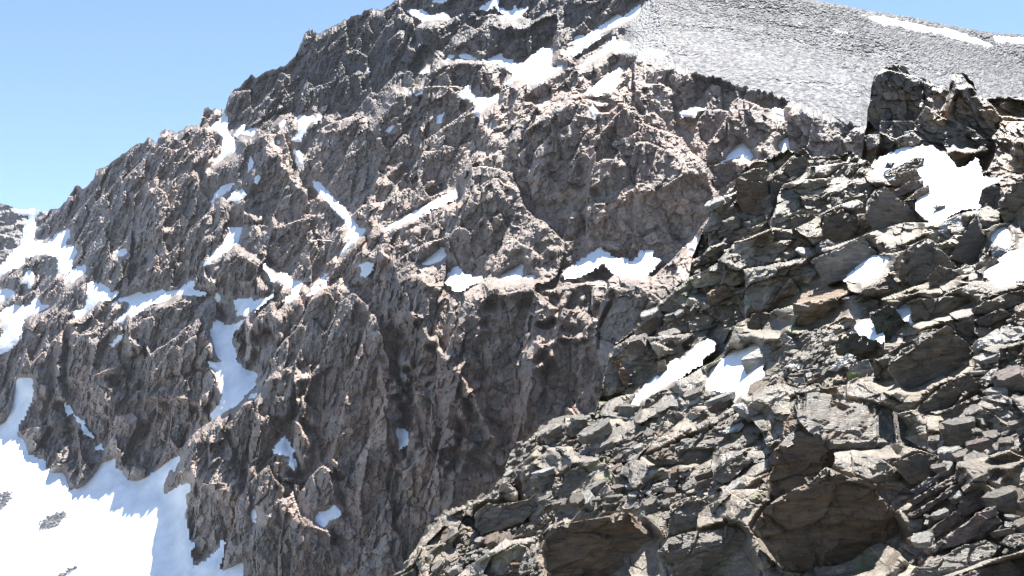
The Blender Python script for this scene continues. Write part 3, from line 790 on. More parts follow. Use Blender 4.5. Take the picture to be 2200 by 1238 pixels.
uf, vf = UU2.ravel(), VV2.ravel()
smk = np.zeros(sf.U.shape)
for wn, pts, lab in SNOW_SCREE:
    smk = np.maximum(smk, inpoly(sf.U, sf.V, px(wn, pts)).astype(float))
sf.smask = blur(smk, 1)
L = sf.sample(sf.L, uf, vf); mk = sf.sample(sf.smask, uf, vf)
d0 = np.exp(L); P0 = at(uf, vf, d0)
band = fbm(np.c_[P0[:, 0] / 16 + P0[:, 1] / 40, P0[:, 2] / 2.6 + P0[:, 0] / 14, 0 * P0[:, 0]], 3, 44)
NB = sf.normals(uf, vf)
coarse = np.clip((SCREE_TOPLINE(uf) + 230 - vf) / 170, .45, 1)
Pj = P0 + .35 * np.stack([vnoise(P0 / .9, 620 + k) for k in range(3)], -1)
h1, c1, N1 = blocks(Pj, NB, .56, 11, .6, ROT @ np.diag([1, .7, 1]), (10, 86), (-8, 62), .08, amp=.22)
h2, c2, N2 = blocks(Pj, N1, .29, 12, .5, ROT @ np.diag([1, .7, 1]), (5, 88), (-8, 70), .05, near=8, amp=.2)
h3, c3, N3 = blocks(P0, NB, 2.2, 13, .5, ROT @ np.diag([1, .7, 1]), (20, 70), (-8, 60), .05, amp=.10)
gul = fbm(np.c_[P0[:, 0] / 9 + P0[:, 2] / 60, P0[:, 2] / 40, P0[:, 1] / 60], 3, 47, .5, True)
disp = (h1 * (1 + .5 * band) + h2) * coarse + .06 * band + .4 * h3 * np.clip(.1 + band, 0, 1) - .2 * gul
L = L + disp * (1 - .9 * np.clip(mk * 1.3, 0, 1)) * np.clip((vf - np.repeat(top2[None], NR2, 0).ravel()) / 8, .2, 1) / d0 + .0012 * np.clip(mk * 1.6 - .5, 0, 1)
P1 = at(uf, vf, np.exp(L)).reshape(NR2, len(us2), 3)
col = np.array([0.195, 0.194, 0.200]) * (0.35 + 1.3 * _f(_re(_h((c1 * 1e6).astype(np.int64), np.zeros(len(c1), np.int64), np.zeros(len(c1), np.int64), 3), 2)))[:, None]
col = np.clip(col * (1 + .10 * band[:, None]) * (1.12 - .47 * coarse)[:, None], .03, .6)
Pall = np.concatenate([P1, P1[-1:] + behind(P1[-1:], 4, -1.0), P1[-1:] + behind(P1[-1:], 60, -30.0)], 0)
call = np.concatenate([col.reshape(NR2, -1, 3)] + [col.reshape(NR2, -1, 3)[-1:]] * 2, 0)
me = mesh_np('scree_slope', Pall.reshape(-1, 3), grid_quads(NR2 + 2, len(us2)), tint=call.reshape(-1, 3))
tag(obj('scree_slope', me, M_SCREE), kind='structure')

# ---------------------------------------------------------------- the far ridge behind the left col
ff = Field(-500, 320, 380, 960, 5)
ff.thin_plate([(-400,430,640),(0,440,600),(100,455,600),(200,480,610),(0,700,520),(200,700,540),(-300,700,520),(0,900,470),(200,900,480),(-300,900,460)])
ff.theta = np.full(ff.U.shape, R(52)); ff.alpha = R(25) * vnoise(np.c_[ff.U.ravel() / 60, ff.V.ravel() / 90, 0 * ff.U.ravel()], 6).reshape(ff.U.shape)
ff.solve(150)
us3 = np.arange(-480, 300, 3.0); NR3 = 140
top3 = np.interp(us3, [-480, -200, 0, 30, 45, 75, 100, 150, 300], [400, 410, 437, 445, 451, 454, 456, 470, 520]) - np.abs(ridge_jag(us3, 12, .8))
VV3 = 940 + (top3 - 940)[None] * np.linspace(0, 1, NR3)[:, None]
UU3 = np.repeat(us3[None], NR3, 0); uf, vf = UU3.ravel(), VV3.ravel()
L = ff.sample(ff.L, uf, vf); d0 = np.exp(L); P0 = at(uf, vf, d0)
h1, c1 = facets(P0, 9.0, 21, None, .25, .5); h2, c2 = facets(P0, 2.6, 22, None, .3, .6)
L = L + (h1 + h2) / d0
P1 = at(uf, vf, np.exp(L)).reshape(NR3, len(us3), 3)
Pall = np.concatenate([P1, P1[-1:] + behind(P1[-1:], 30, -20.0)], 0)
col = np.array([0.200, 0.185, 0.180]) * (.75 + .5 * c2)[:, None]
call = np.concatenate([col.reshape(NR3, -1, 3), col.reshape(NR3, -1, 3)[-1:]], 0)
me = mesh_np('far_ridge', Pall.reshape(-1, 3), grid_quads(NR3 + 1, len(us3)), tint=call.reshape(-1, 3))
tag(obj('far_ridge', me, M_ROCK), kind='structure')


# ---------------------------------------------------------------- snow patches as draped sheets with buried rims
def snow_patch(field, poly, label, thick, step, mat, group, seed):
    poly = np.asarray(poly, float)
    u0, v0 = poly.min(0) - 4; u1, v1 = poly.max(0) + 4
    big = (u1 - u0) * (v1 - v0)
    step = min(step, max(1.0, math.sqrt(big) / 14))
    if big > 3e5:
        step *= 1.6
    gu = np.arange(u0, u1 + step, step); gv = np.arange(v0, v1 + step, step)
    U_, V_ = np.meshgrid(gu, gv)
    fu, fv = U_.ravel(), V_.ravel()
    w1 = np.c_[fu / 11, fv / 11, np.full(len(fu), seed)]
    wu = fu + 2.0 * vnoise(w1, 5) + 2.0 * vnoise(w1 * 2.7, 6) + 1.3 * vnoise(w1 * 6.3, 16)
    wv = fv + 2.0 * vnoise(w1, 7) + 2.0 * vnoise(w1 * 2.7, 8) + 1.3 * vnoise(w1 * 6.3, 18)
    ins = inpoly(wu, wv, poly)
    dist = polydist(wu, wv, poly, True)[0]
    sd = np.where(ins, dist, -dist)
    keep = (sd > -1.6 * step).reshape(U_.shape)
    L_ = field.sample(field.Lsnow, fu, fv)
    d_ = np.exp(L_)
    P_ = at(fu, fv, d_)
    und = .6 * fbm(P_ / (thick * 9), 4, seed, .6)
    prof = np.clip(sd / (3.5 * step), -1.2, 1)
    L_ = L_ - (thick * (.55 + .25 * und) * prof + thick * .25 * np.minimum(sd, 12) / 12) / d_
    P_ = at(fu, fv, np.exp(L_))
    q = grid_quads(U_.shape[0], U_.shape[1], keep)
    if len(q) == 0:
        return
    used = np.unique(q); remap = np.full(len(fu), -1); remap[used] = np.arange(len(used))
    me_ = mesh_np('snow_patch', P_[used], remap[q])
    me_.polygons.foreach_set('use_smooth', np.ones(len(q), bool))
    o = obj('snow_patch', me_, mat)
    tag(o, label, 'snow patch', group)
    return o


for k, (wn, pts, lab) in enumerate(SNOW):
    snow_patch(mf, px(wn, pts), lab, .8, 2.6, M_SNOW, 'snow patches on the mountain face', k + 1)
for k, (wn, pts, lab) in enumerate(SNOW_SCREE):
    snow_patch(sf, px(wn, pts), lab, .6, 2.6, M_SNOW, 'snow bands on the scree slope', k + 201)

# ================================================================ the near slope on the right
WIN['J'] = (1460, 818, .3393)
FSNOW = [
 ('F', [(1870,360),(1890,342),(1912,330),(1948,317),(2000,314),(2022,327),(2040,340),(2055,365),(2070,362),(2085,350),(2097,343),(2105,365),(2110,382),(2128,385),(2152,382),(2140,392),(2115,401),(2110,418),(2108,434),(2104,446),(2074,449),(2057,454),(2038,464),(2023,474),(2003,477),(1986,468),(1968,450),(1972,430),(1966,422),(1975,400),(1960,400),(1920,392)], 'large near snow patch at the foot of the rock pinnacle'),
 ('F', [(2110,590),(2128,574),(2166,543),(2200,536),(2330,520),(2330,590),(2200,597),(2164,612),(2152,616),(2135,605)], 'bright near snow patch cut by the right edge of the picture'),
 ('F', [(1812,603),(1850,565),(1862,551),(1890,548),(1916,552),(1899,577),(1882,594),(1865,600),(1840,604)], 'half shaded near snow wedge above the orange topped boulder'),
 ('M', [(1090,45),(1130,52),(1175,95),(1152,150),(1092,192),(1042,232),(1034,302),(952,323),(902,363),(784,434),(742,484),(642,524),(582,564),(502,614),(434,654),(424,722),(384,793),(332,855),(284,866),(298,800),(316,744),(192,796),(204,758),(288,738),(367,638),(398,576),(558,456),(638,386),(718,296),(802,234),(812,298),(898,196),(998,106)], 'long tapering near snow strip beside the dark crag'),
 ('M', [(1340,134),(1412,148),(1402,183),(1450,146),(1508,86),(1552,74),(1600,100),(1640,240),(1640,420),(1600,520),(1500,600),(1420,566),(1382,668),(1284,628),(1286,556),(1150,546),(1104,538),(1106,440),(1116,348),(1198,276),(1288,186)], 'two horned near snow patch against the pale prismatic block'),
 ('L', [(500,752),(600,664),(720,700),(740,790),(720,920),(600,856)], 'small snow triangle between the mossy blocks'),
 ('L', [(-10,945),(80,872),(190,890),(270,970),(340,1060),(340,1150),(200,1120),(30,1066)], 'little tilted snow patch left of the mossy block'),
 ('K', [(1710,1090),(1735,985),(1850,912),(1930,940),(1960,1060),(1930,1150),(1800,1170),(1780,1136)], 'small bluish snow lump in the black hollow by the right edge'),
]
HERO = [
 ('J', [(720,110,150),(900,95,170),(1190,150,150),(1345,180,110),(1362,412,0),(1080,437,0),(950,432,-10),(860,370,5),(750,240,40),(600,430,40),(545,640,40),(600,780,30),(780,695,5),(920,520,0),(1400,470,20)], 'large brown boulder with a flat sunlit top and jutting corner', 'brown', dict(rough=1.0)),
 ('J', [(720,108,150),(900,93,170),(1190,148,150),(1347,180,110),(1364,405,3),(1080,430,3),(950,425,-8),(860,365,5),(750,240,40)], 'grey layered slab capping the large brown boulder', 'grey', dict(thick=10, same_d=True, rough=.6, strat=2.0)),  # added cap, paler to put the sun on the boulder top into colour
 ('J', [(935,545,0),(1270,690,10),(1445,985,60),(1310,1190,90),(1000,1260,60),(640,1200,40),(455,930,40),(540,800,20),(770,700,0)], 'massive rounded brown block under the flat topped boulder', 'brown', dict(rough=1.0, strat=1.2)),
 ('J', [(1350,190,100),(1440,270,90),(1560,385,60),(1370,412,10),(1380,480,10)], 'dark violet slab touching the right end of the flat topped boulder', 'dark', {}),  # dark piece puts the shade on the boulder's right end into colour
 ('E', [(760,580,40),(960,450,50),(1270,310,60),(1470,245,60),(1520,270,60),(1380,330,30),(1050,510,20),(930,620,20),(1000,850,40),(880,880,60),(780,760,60)], 'thick tilted slab wedged behind the big leaning boulder', 'olive', dict(push=-6)),
 ('E', [(930,600,0),(1050,500,0),(1380,320,0),(1480,260,10),(1560,330,30),(1700,440,50),(1760,560,60),(1740,660,60),(1530,720,30),(1150,880,20),(1060,870,15),(920,680,5)], 'big leaning olive grey boulder with an overhanging base', 'olive', dict(push=8, rough=.6)),
 ('E', [(730,140,20),(760,120,20),(920,65,20),(970,90,20),(1200,330,30),(1080,410,10),(960,450,0),(840,420,0),(780,250,0),(735,180,5)], 'mossy dark block with a pointed top beside two snow scraps', 'moss', dict(lichen=.15)),
 ('E', [(400,430,10),(560,310,20),(640,330,20),(850,410,10),(800,500,0),(560,560,0),(430,540,0)], 'low mossy block under the little tilted snow patch', 'moss', dict(lichen=.2)),
 ('L', [(620,640,30),(760,575,30),(880,590,20),(1380,570,20),(1560,660,30),(1300,790,10),(1100,860,0),(900,880,0),(700,900,10),(690,740,10)], 'wide lichen spotted block right of the small snow triangle', 'olive', dict(lichen=.2)),
 ('L', [(1440,740,0),(1560,670,0),(1900,520,20),(2122,470,40),(2250,560,40),(2122,660,20),(1700,790,0),(1480,790,0)], 'long slanting slab below the snow at the right edge', 'olive', {}),
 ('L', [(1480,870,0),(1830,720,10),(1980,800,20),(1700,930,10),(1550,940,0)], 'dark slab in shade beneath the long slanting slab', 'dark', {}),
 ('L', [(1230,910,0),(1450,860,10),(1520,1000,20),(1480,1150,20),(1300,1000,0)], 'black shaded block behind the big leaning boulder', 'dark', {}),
 ('E', [(1710,440,0),(1780,370,20),(2060,250,90),(2200,270,120),(2230,330,60),(2110,410,10),(1920,450,0),(1760,500,0)], 'pale sunlit slab with a yellow green lichen edge', 'pale', dict(lichen=.12)),
 ('E', [(2020,520,10),(2120,470,30),(2240,470,40),(2240,540,10),(2050,600,0)], 'grey slab end under the pale lichen slab', 'grey', {}),
 ('E', [(2020,660,0),(2090,580,20),(2240,560,30),(2240,660,0),(2060,710,0)], 'rounded slab with a greenish end at the right edge', 'moss', {}),
 ('E', [(1790,770,0),(1850,690,30),(1950,660,40),(2040,720,20),(2000,790,0),(1850,820,0)], 'pale lumpy stone right of the big leaning boulder', 'pale', {}),
 ('E', [(1540,760,5),(1700,710,20),(1800,830,20),(1760,900,10),(1620,880,0)], 'dim block tucked under the big leaning boulder', 'olive', {}),
 ('E', [(1180,1040,0),(1420,830,10),(1510,780,20),(1620,880,20),(1500,1060,5),(1250,1150,0)], 'brownish shaded block below the big leaning boulder', 'olive', {}),
 ('E', [(1380,1090,0),(1780,905,20),(1830,970,20),(1600,1120,5),(1480,1190,0)], 'long shaded plank of rock above the dark slabs', 'olive', {}),
 ('E', [(530,660,0),(600,600,15),(740,580,20),(770,680,10),(660,760,0),(560,740,0)], 'small grey slab left of the big leaning boulder', 'pale', {}),
 ('D', [(1280,850,0),(1310,820,25),(1520,690,60),(1640,665,60),(1700,740,30),(1690,800,10),(1560,960,0),(1400,1100,0),(1340,1000,0),(1300,900,0)], 'pale smooth prismatic block beside the two horned snow', 'pale', dict(rough=.35, strat=.3, push=4)),
 ('D', [(1690,590,20),(1780,640,30),(1980,760,20),(1890,800,0),(1740,730,0),(1640,660,10)], 'pale tilted slab leaning on the prismatic block', 'pale', {}),
 ('D', [(1680,920,0),(1760,880,30),(1890,865,40),(1920,890,30),(1820,940,0)], 'small white sunlit slab right of the prismatic block', 'white', {}),
 ('F', [(1703,652,5),(1727,630,45),(1755,617,55),(1795,606,65),(1847,597,80),(1846,617,20),(1828,655,20),(1800,685,20),(1745,706,10),(1712,700,5),(1748,662,0),(1800,640,0)], 'long boulder with an orange sunlit top', 'ochre', dict(rough=.7)),
 ('B', [(690,370,0),(700,250,40),(780,120,50),(890,90,50),(1160,310,60),(1250,490,50),(1180,560,40),(930,620,10),(830,540,0),(760,470,0)], 'leaning square block with a cracked face below the near snow', 'olive', dict(rough=.5)),
 ('B', [(180,790,0),(460,690,10),(680,550,30),(800,680,30),(830,720,30),(680,840,10),(520,960,0),(330,1030,0),(280,970,0)], 'broad grey slab face left of the half shaded snow wedge', 'grey', dict(rough=.4, push=4)),
 ('B', [(1050,740,20),(1090,640,40),(1290,565,60),(1400,700,60),(1590,870,50),(1600,950,30),(1480,1060,0),(1290,1080,0),(1160,1000,0),(1000,960,10)], 'knobbly twisted boulder right of the half shaded snow wedge', 'olive', dict(rough=1.2)),
 ('B', [(1280,960,0),(1400,830,5),(1520,870,10),(1610,930,10),(1560,1030,0),(1320,1060,-5)], 'rounded lump in front of the knobbly twisted boulder', 'olive', {}),
 ('B', [(1480,775,0),(1750,345,60),(1768,362,70),(1790,490,40),(1845,600,50),(1800,760,40),(1690,835,20),(1560,790,0)], 'leaning dark wedge of rock with a bright left edge', 'dark', dict(rough=.3, strat=.5)),
 ('B', [(1390,510,10),(1430,430,30),(1570,390,60),(1600,345,70),(1700,430,60),(1650,540,30),(1560,640,10),(1450,560,5)], 'pale grey slab between the near snow and the dark wedge', 'white', dict(rough=.5)),
 ('B', [(1740,330,20),(1800,120,30),(1900,80,40),(2000,90,50),(1970,230,20),(1950,340,10),(1800,360,5)], 'dark rounded block on the right rim of the near snow', 'dark', {}),
 ('B', [(1960,230,0),(2000,180,10),(2080,60,20),(2260,-80,30),(2270,600,20),(2140,660,0),(2090,480,0),(2000,370,0)], 'tall dark ribbed rock at the right edge of the picture', 'olive', {}),
 ('B', [(1880,680,10),(1950,650,30),(2050,700,20),(1960,790,0),(1900,760,0)], 'small bluish slab left of the snow at the right edge', 'blue', {}),
 ('B', [(1740,830,0),(1890,750,20),(1980,800,20),(1830,920,0),(1750,890,0)], 'brown chip of rock under the dark wedge', 'olive', {}),
 ('B', [(1600,840,0),(1640,815,10),(1760,870,15),(1740,900,0),(1660,880,0)], 'short light bar of stone under the dark wedge', 'pale', {}),
 ('B', [(110,80,0),(150,10,40),(330,0,60),(290,75,20),(200,92,0)], 'bright rectangular slab on the crag top', 'white', dict(rough=.3)),
 ('B', [(50,125,0),(150,100,15),(370,65,25),(382,112,5),(200,160,0),(60,162,0)], 'long bright slab below the rectangular one', 'pale', dict(rough=.5)),
 ('A', [(280,1230,0),(480,1030,30),(560,1000,40),(650,1000,40),(640,1060,20),(540,1236,10),(420,1260,0)], 'steep dark slanted slabs left of the near blue snow', 'olive', {}),
 ('A', [(540,1180,10),(660,1050,30),(740,1030,40),(860,1080,40),(760,1150,10),(600,1200,0)], 'tan boulder left of the near blue snow', 'brown', {}),
 ('A', [(860,1140,10),(950,1060,30),(1110,1000,40),(1170,960,50),(1260,970,50),(1260,1100,30),(1190,1060,20),(1000,1130,0)], 'dark log shaped rock against the blue shaded snow', 'dark', dict(push=14)),
 ('A', [(900,1180,0),(1110,1065,20),(1190,1070,30),(1250,1170,30),(1200,1236,10),(960,1236,0)], 'brown slab below the dark log shaped rock', 'brown', dict(push=14)),
 ('A', [(870,1060,0),(910,1000,10),(985,1015,10),(950,1070,0)], 'small dark fin of rock in the blue shaded snow', 'blue', dict(push=14)),
 ('B', [(945,150,0),(1120,40,20),(1250,30,30),(1260,90,20),(1000,200,0)], 'pinkish slab slanting to the left rim of the near snow', 'pink', dict(push=8)),
 ('B', [(1060,230,0),(1100,190,10),(1300,60,20),(1320,140,20),(1180,210,0)], 'brown block on the left rim of the near snow', 'brown', dict(push=6)),
 ('B', [(1335,290,0),(1370,262,8),(1470,268,10),(1380,322,0)], 'single dark stone lying on the near snow', 'olive', dict(push=6)),
 ('B', [(90,200,0),(120,170,20),(340,160,40),(360,250,20),(260,320,0),(180,310,0),(100,260,0)], 'dark squarish block under the bright slabs', 'olive', {}),
 ('B', [(270,480,0),(320,350,20),(480,310,40),(590,360,40),(640,470,30),(600,560,20),(400,650,10),(290,560,0)], 'layered rock step above the broad grey slab face', 'olive', dict(strat=1.6)),
 ('B', [(0,400,0),(40,360,10),(290,340,30),(270,500,10),(150,600,0),(0,520,0)], 'cracked rock step left of the layered one', 'olive', dict(strat=1.6)),
 ('B', [(35,690,0),(60,665,25),(160,670,35),(225,730,15),(180,757,0),(90,742,0)], 'bright oval stone on the crag ledge, sunlight painted into its colour', 'white', dict(rough=.3)),
 ('B', [(220,680,0),(300,590,20),(350,590,20),(420,630,10),(370,680,0),(260,745,0)], 'bluish flat stone right of the bright oval stone', 'blue', {}),
 ('C', [(1250,280,0),(1290,230,20),(1480,165,30),(1600,240,30),(1540,300,10),(1350,300,0)], 'tilted cap slab on the top of the near crag', 'olive', {}),
 ('C', [(1240,290,0),(1540,300,10),(1560,500,10),(1500,640,0),(1300,600,0),(1230,480,0)], 'brown wall block below the cap slab of the near crag', 'brown', dict(rough=.8)),
 ('C', [(1560,320,10),(1620,280,20),(1760,340,20),(1720,480,10),(1620,560,0),(1560,490,0)], 'smooth dark block right of the crag wall block', 'dark', dict(rough=.5)),
 ('C', [(1660,200,10),(1750,100,20),(1880,60,20),(1920,120,20),(1930,260,10),(1790,290,0)], 'tilted dark slab on the crag left of the bright slabs', 'olive', {}),
 ('C', [(1410,920,0),(1440,840,10),(1500,815,15),(1580,900,15),(1560,960,0),(1450,980,0)], 'tan block low on the near crag', 'ochre', {}),
 ('D', [(950,230,0),(1000,190,15),(1120,140,20),(1200,190,20),(1215,240,10),(1050,310,0),(1000,320,0)], 'ochre streaked slab on the dark crag', 'ochre', {}),
 ('D', [(1330,490,0),(1380,400,10),(1500,390,15),(1800,470,10),(1640,600,0),(1480,610,0),(1360,560,0)], 'long shaded block above the prismatic block', 'olive', {}),
 ('D', [(580,690,0),(600,650,15),(700,670,15),(690,760,5),(620,780,0)], 'dark cube of rock above the long snow strip', 'dark', {}),
 ('D', [(490,1000,0),(500,870,10),(570,840,15),(590,960,5),(540,1050,0)], 'upright dark block left of the long snow strip', 'olive', {}),
 ('D', [(70,860,0),(130,850,10),(230,1000,15),(220,1110,5),(170,1080,0)], 'slim ochre splinter leaning at the crag foot', 'ochre', {}),
 ('G', [(1100,540,0),(1200,470,5),(1580,240,30),(1640,260,30),(1560,340,15),(1200,560,0),(1150,580,0)], 'upper of two long parallel rock planks right of the brown boulder', 'pink', dict(thick=40)),
 ('G', [(1080,670,0),(1600,330,30),(1690,300,35),(1650,370,20),(1310,610,5),(1160,690,0)], 'lower of two long parallel rock planks right of the brown boulder', 'pink', dict(thick=40)),
 ('G', [(1570,570,0),(1640,480,10),(1800,390,25),(1880,510,25),(1870,560,15),(1620,680,0)], 'pinkish block right of the parallel planks', 'pink', {}),
 ('G', [(1245,1000,0),(1400,900,5),(1780,640,20),(1930,570,35),(2010,720,20),(1830,850,5),(1480,960,0),(1300,1040,0)], 'long pinkish beam of rock low on the right', 'pink', {}),
 ('G', [(1200,860,0),(1330,760,10),(1590,600,20),(1620,690,10),(1400,850,0),(1340,900,0)], 'rough dark slab above the long pinkish beam', 'olive', {}),
 ('G', [(1130,1230,0),(1200,1160,10),(1270,1110,30),(1560,960,60),(1820,890,80),(1980,950,60),(1900,1060,20),(1740,1140,0),(1300,1270,0)], 'sunlit grey slab at the bottom right below the pinkish beam', 'grey', {}),
 ('G', [(1500,1270,0),(1700,1190,10),(2050,1080,40),(2240,1040,60),(2240,1300,0),(1600,1300,0)], 'layered slab filling the bottom right corner', 'pink', dict(strat=2.0)),
 ('G', [(1960,920,0),(2050,850,30),(2240,820,50),(2240,930,10),(2080,960,0)], 'small slab above the bottom right corner slab', 'grey', {}),
 ('G', [(1820,170,0),(1900,130,30),(2080,85,50),(2220,90,60),(2210,150,20),(2060,185,0)], 'flat bright slab near the right edge', 'white', {}),
 ('G', [(1665,40,10),(1720,0,40),(1860,-10,50),(1970,40,30),(1850,92,0),(1700,92,0)], 'lumpy bright stone near the right edge', 'white', {}),
 ('G', [(1990,350,0),(2060,280,10),(2160,160,30),(2240,150,40),(2240,500,10),(2150,480,0)], 'striped grey slab leaning in from the right edge', 'grey', {}),
 ('G', [(950,160,0),(1180,70,20),(1370,80,30),(1390,150,20),(1290,340,0),(1130,380,0),(1020,250,0)], 'ribbed dark block behind the brown boulder', 'olive', {}),
 ('G', [(1130,430,0),(1300,295,30),(1420,300,30),(1200,480,0)], 'bluish plate of rock above the parallel planks', 'blue', {}),
 ('G', [(1840,270,0),(1900,220,20),(2000,210,20),(2050,260,10),(1920,335,0)], 'small brown stone under the flat bright slab', 'olive', {}),
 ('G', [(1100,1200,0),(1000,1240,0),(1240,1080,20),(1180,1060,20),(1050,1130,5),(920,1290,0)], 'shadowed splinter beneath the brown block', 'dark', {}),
 ('H', [(-100,720,20),(100,700,20),(240,660,20),(480,635,20),(560,690,25),(800,920,25),(740,1000,10),(780,1270,10),(-330,1290,0),(-400,1000,10),(-330,800,20)], 'wide brown rock with ochre stains at the bottom edge', 'brown', dict(rough=1.1, strat=1.2)),
 ('H', [(730,1010,0),(830,890,30),(1000,810,50),(1250,770,70),(1500,770,60),(1560,830,40),(1560,900,30),(1700,1260,40),(900,1290,10),(780,1150,0)], 'layered block with a pale broken top at the bottom edge', 'grey', dict(strat=1.8)),
 ('H', [(830,640,0),(920,550,20),(1190,500,40),(1260,570,40),(1300,680,20),(1050,790,0),(800,870,0)], 'grey rock with a pale green lichen top', 'grey', dict(lichen=.3)),
 ('H', [(590,100,0),(720,60,30),(940,0,60),(1200,20,50),(1290,70,30),(1270,180,0),(1000,190,0),(680,180,0)], 'low slab with a sunlit top left of the brown boulder', 'olive', {}),
 ('H', [(1230,330,0),(1260,200,20),(1420,150,30),(1640,130,40),(1420,330,0),(1330,370,0)], 'grey ledge block touching the left side of the brown boulder', 'grey', {}),
 ('H', [(640,420,0),(670,370,10),(870,300,25),(900,320,20),(900,380,0),(760,450,0)], 'small ledge stone above the green lichen rock', 'grey', {}),
 ('I', [(1080,880,0),(1190,750,20),(1480,620,30),(1500,680,20),(1380,760,5),(1290,880,0)], 'dark slab leaning over the rubble, the upper of two', 'olive', {}),
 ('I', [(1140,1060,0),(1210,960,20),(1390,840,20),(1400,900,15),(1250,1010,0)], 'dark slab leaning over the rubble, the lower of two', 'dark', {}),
 ('I', [(740,640,10),(830,560,20),(1000,540,20),(1330,500,30),(1350,600,20),(1180,740,10),(1050,780,10),(800,860,0),(740,740,0)], 'rough grey wall rock above the lower rubble', 'grey', dict(rough=1.2)),
 ('I', [(1560,500,0),(1600,260,20),(1720,190,25),(1830,250,20),(1860,320,10),(1720,540,0)], 'pointed grey rock above the ledges at lower centre', 'grey', {}),
 ('I', [(1330,180,5),(1340,50,15),(1400,20,20),(1460,60,20),(1480,190,0),(1380,230,0)], 'upright dark block on the lower left rim of the slope', 'dark', {}),
 ('M', [(1085,690,0),(1180,610,20),(1290,550,30),(1290,690,10),(1160,762,0)], 'small grey cube like rock below the two horned snow', 'grey', dict(rough=.6)),
 ('M', [(1330,700,5),(1420,660,40),(1560,700,40),(1710,740,20),(1690,790,0),(1500,852,0),(1420,790,0)], 'bright sunlit slab below the two horned snow', 'white', {}),
 ('M', [(1200,955,0),(1290,900,25),(1440,860,40),(1462,890,30),(1420,945,5),(1270,975,0)], 'bright tapered slab under the larger sunlit one', 'white', {}),
 ('M', [(600,1160,0),(880,1010,30),(1100,960,40),(1400,980,30),(1400,1060,0),(900,1110,0),(640,1200,0)], 'long low grey slab at the centre of the slope', 'grey', {}),
 ('M', [(640,820,0),(720,740,20),(900,760,30),(1080,790,20),(1050,860,0),(800,890,0)], 'flat grey slab below the long snow strip', 'grey', {}),
 ('M', [(440,720,0),(520,600,15),(760,500,25),(820,600,15),(700,680,0),(500,760,0)], 'rough dark block along the lower side of the long snow strip', 'olive', {}),
 ('H', [(30,295,0),(150,230,12),(290,175,18),(312,190,12),(270,275,0),(120,295,0)], 'bright speckled stone perched on the lower ledges, sunlight painted into its colour', 'white', {}),
 ('E', [(345,685,0),(440,580,18),(540,515,25),(592,540,15),(560,605,0),(420,690,0)], 'elongated bright stone near the grass tuft, sunlight painted into its colour', 'white', {}),
 ('L', [(815,560,0),(850,510,20),(1050,540,25),(1010,590,0)], 'flat bright stone on the lichen spotted block, the left of two', 'white', {}),
 ('L', [(1040,590,0),(1160,520,20),(1330,500,30),(1380,560,15),(1240,600,0)], 'flat bright stone on the lichen spotted block, the right of two', 'white', {}),
]

gf = Field(820, 2840, 240, 1560, 4)
gf.thin_plate([(870,1238,18.03),(1050,1238,15.63),(1200,1238,13.73),(1500,1238,11.27),(1800,1238,9.60),(2200,1238,8.46),(2400,1400,7.61),(1200,1450,11.67),(1800,1450,8.46),(900,1450,14.78),
               (950,1110,19.53),(1100,1000,20.26),(1200,920,20.97),(1300,890,20.97),(1320,760,22.5),(1400,690,22.5),(1450,640,22.5),(1500,500,22.8),(1600,380,23.0),(1740,330,23.0),(1850,350,23.04),
               (1500,860,18.03),(1600,720,19.53),(1500,700,21.2),(1600,600,20.8),(1750,600,17.64),(1700,470,21.0),(1750,420,21.2),(1850,420,20.26),(1900,700,14.09),(1700,950,12.63),(1500,980,14.78),(1300,1050,15.63),
               (2000,600,15.63),(2200,650,13.00),(2200,450,17.25),(2000,430,19.53),(2200,900,10.66),(2000,1000,10.56),(2000,850,12.06),(2400,700,12.53),(2400,350,18.03),(2100,330,21.67),(1950,330,22.36),(2800,1238,7.6),(2800,900,9.6),(2800,600,12.5),(2800,1500,6.8)])
U, V = gf.U, gf.V
Pb = at(U, V, np.exp(gf.L0)).reshape(-1, 3)
gf.theta = np.full(U.shape, R(70)) + R(16) * fbm(Pb / 2.0, 3, 203).reshape(U.shape)
gf.alpha = R(-12) + R(35) * fbm(Pb / 1.8, 3, 209).reshape(U.shape)
for poly, th, al in [
    ([(1310,880),(1330,760),(1480,600),(1520,460),(1600,350),(1740,330),(1720,440),(1620,480),(1580,560),(1560,700),(1440,780),(1345,870)], 90, -6),
    ([(1500,600),(1720,520),(1800,560),(1700,620),(1690,720),(1560,740)], 86, -5),
    ([(1120,960),(1300,900),(1400,880),(1480,830),(1560,860),(1500,960),(1280,1000),(1150,1060)], 42, -8),
    ([(880,1238),(960,1130),(1190,1150),(1190,1250),(880,1260)], 45, -8),
    ([(1720,330),(1850,335),(1880,380),(1850,440),(1720,450)], 44, -5),
    ([(1690,700),(1800,690),(1850,740),(1750,820),(1600,850)], 46, -5),
]:
    m = blur(inpoly(U, V, np.array(poly, float)).astype(float), 3)
    gf.theta = gf.theta * (1 - m) + (R(th) + R(10) * fbm(Pb / 1.2, 2, 231).reshape(U.shape)) * m
    gf.alpha = gf.alpha * (1 - .6 * m) + R(al) * m * .6
fmask = np.zeros(U.shape)
for wn, pts, lab in FSNOW:
    fmask = np.maximum(fmask, inpoly(U, V, px(wn, pts)).astype(float))
sm = np.clip(blur(fmask, 1) * 1.4, 0, 1)
gf.theta = gf.theta * (1 - sm) + R(38) * sm
gf.alpha = gf.alpha * (1 - sm) + R(0) * sm
gf.solve(150)
gf.Lsnow = blur(gf.L, 2)
rmask = np.zeros(U.shape)
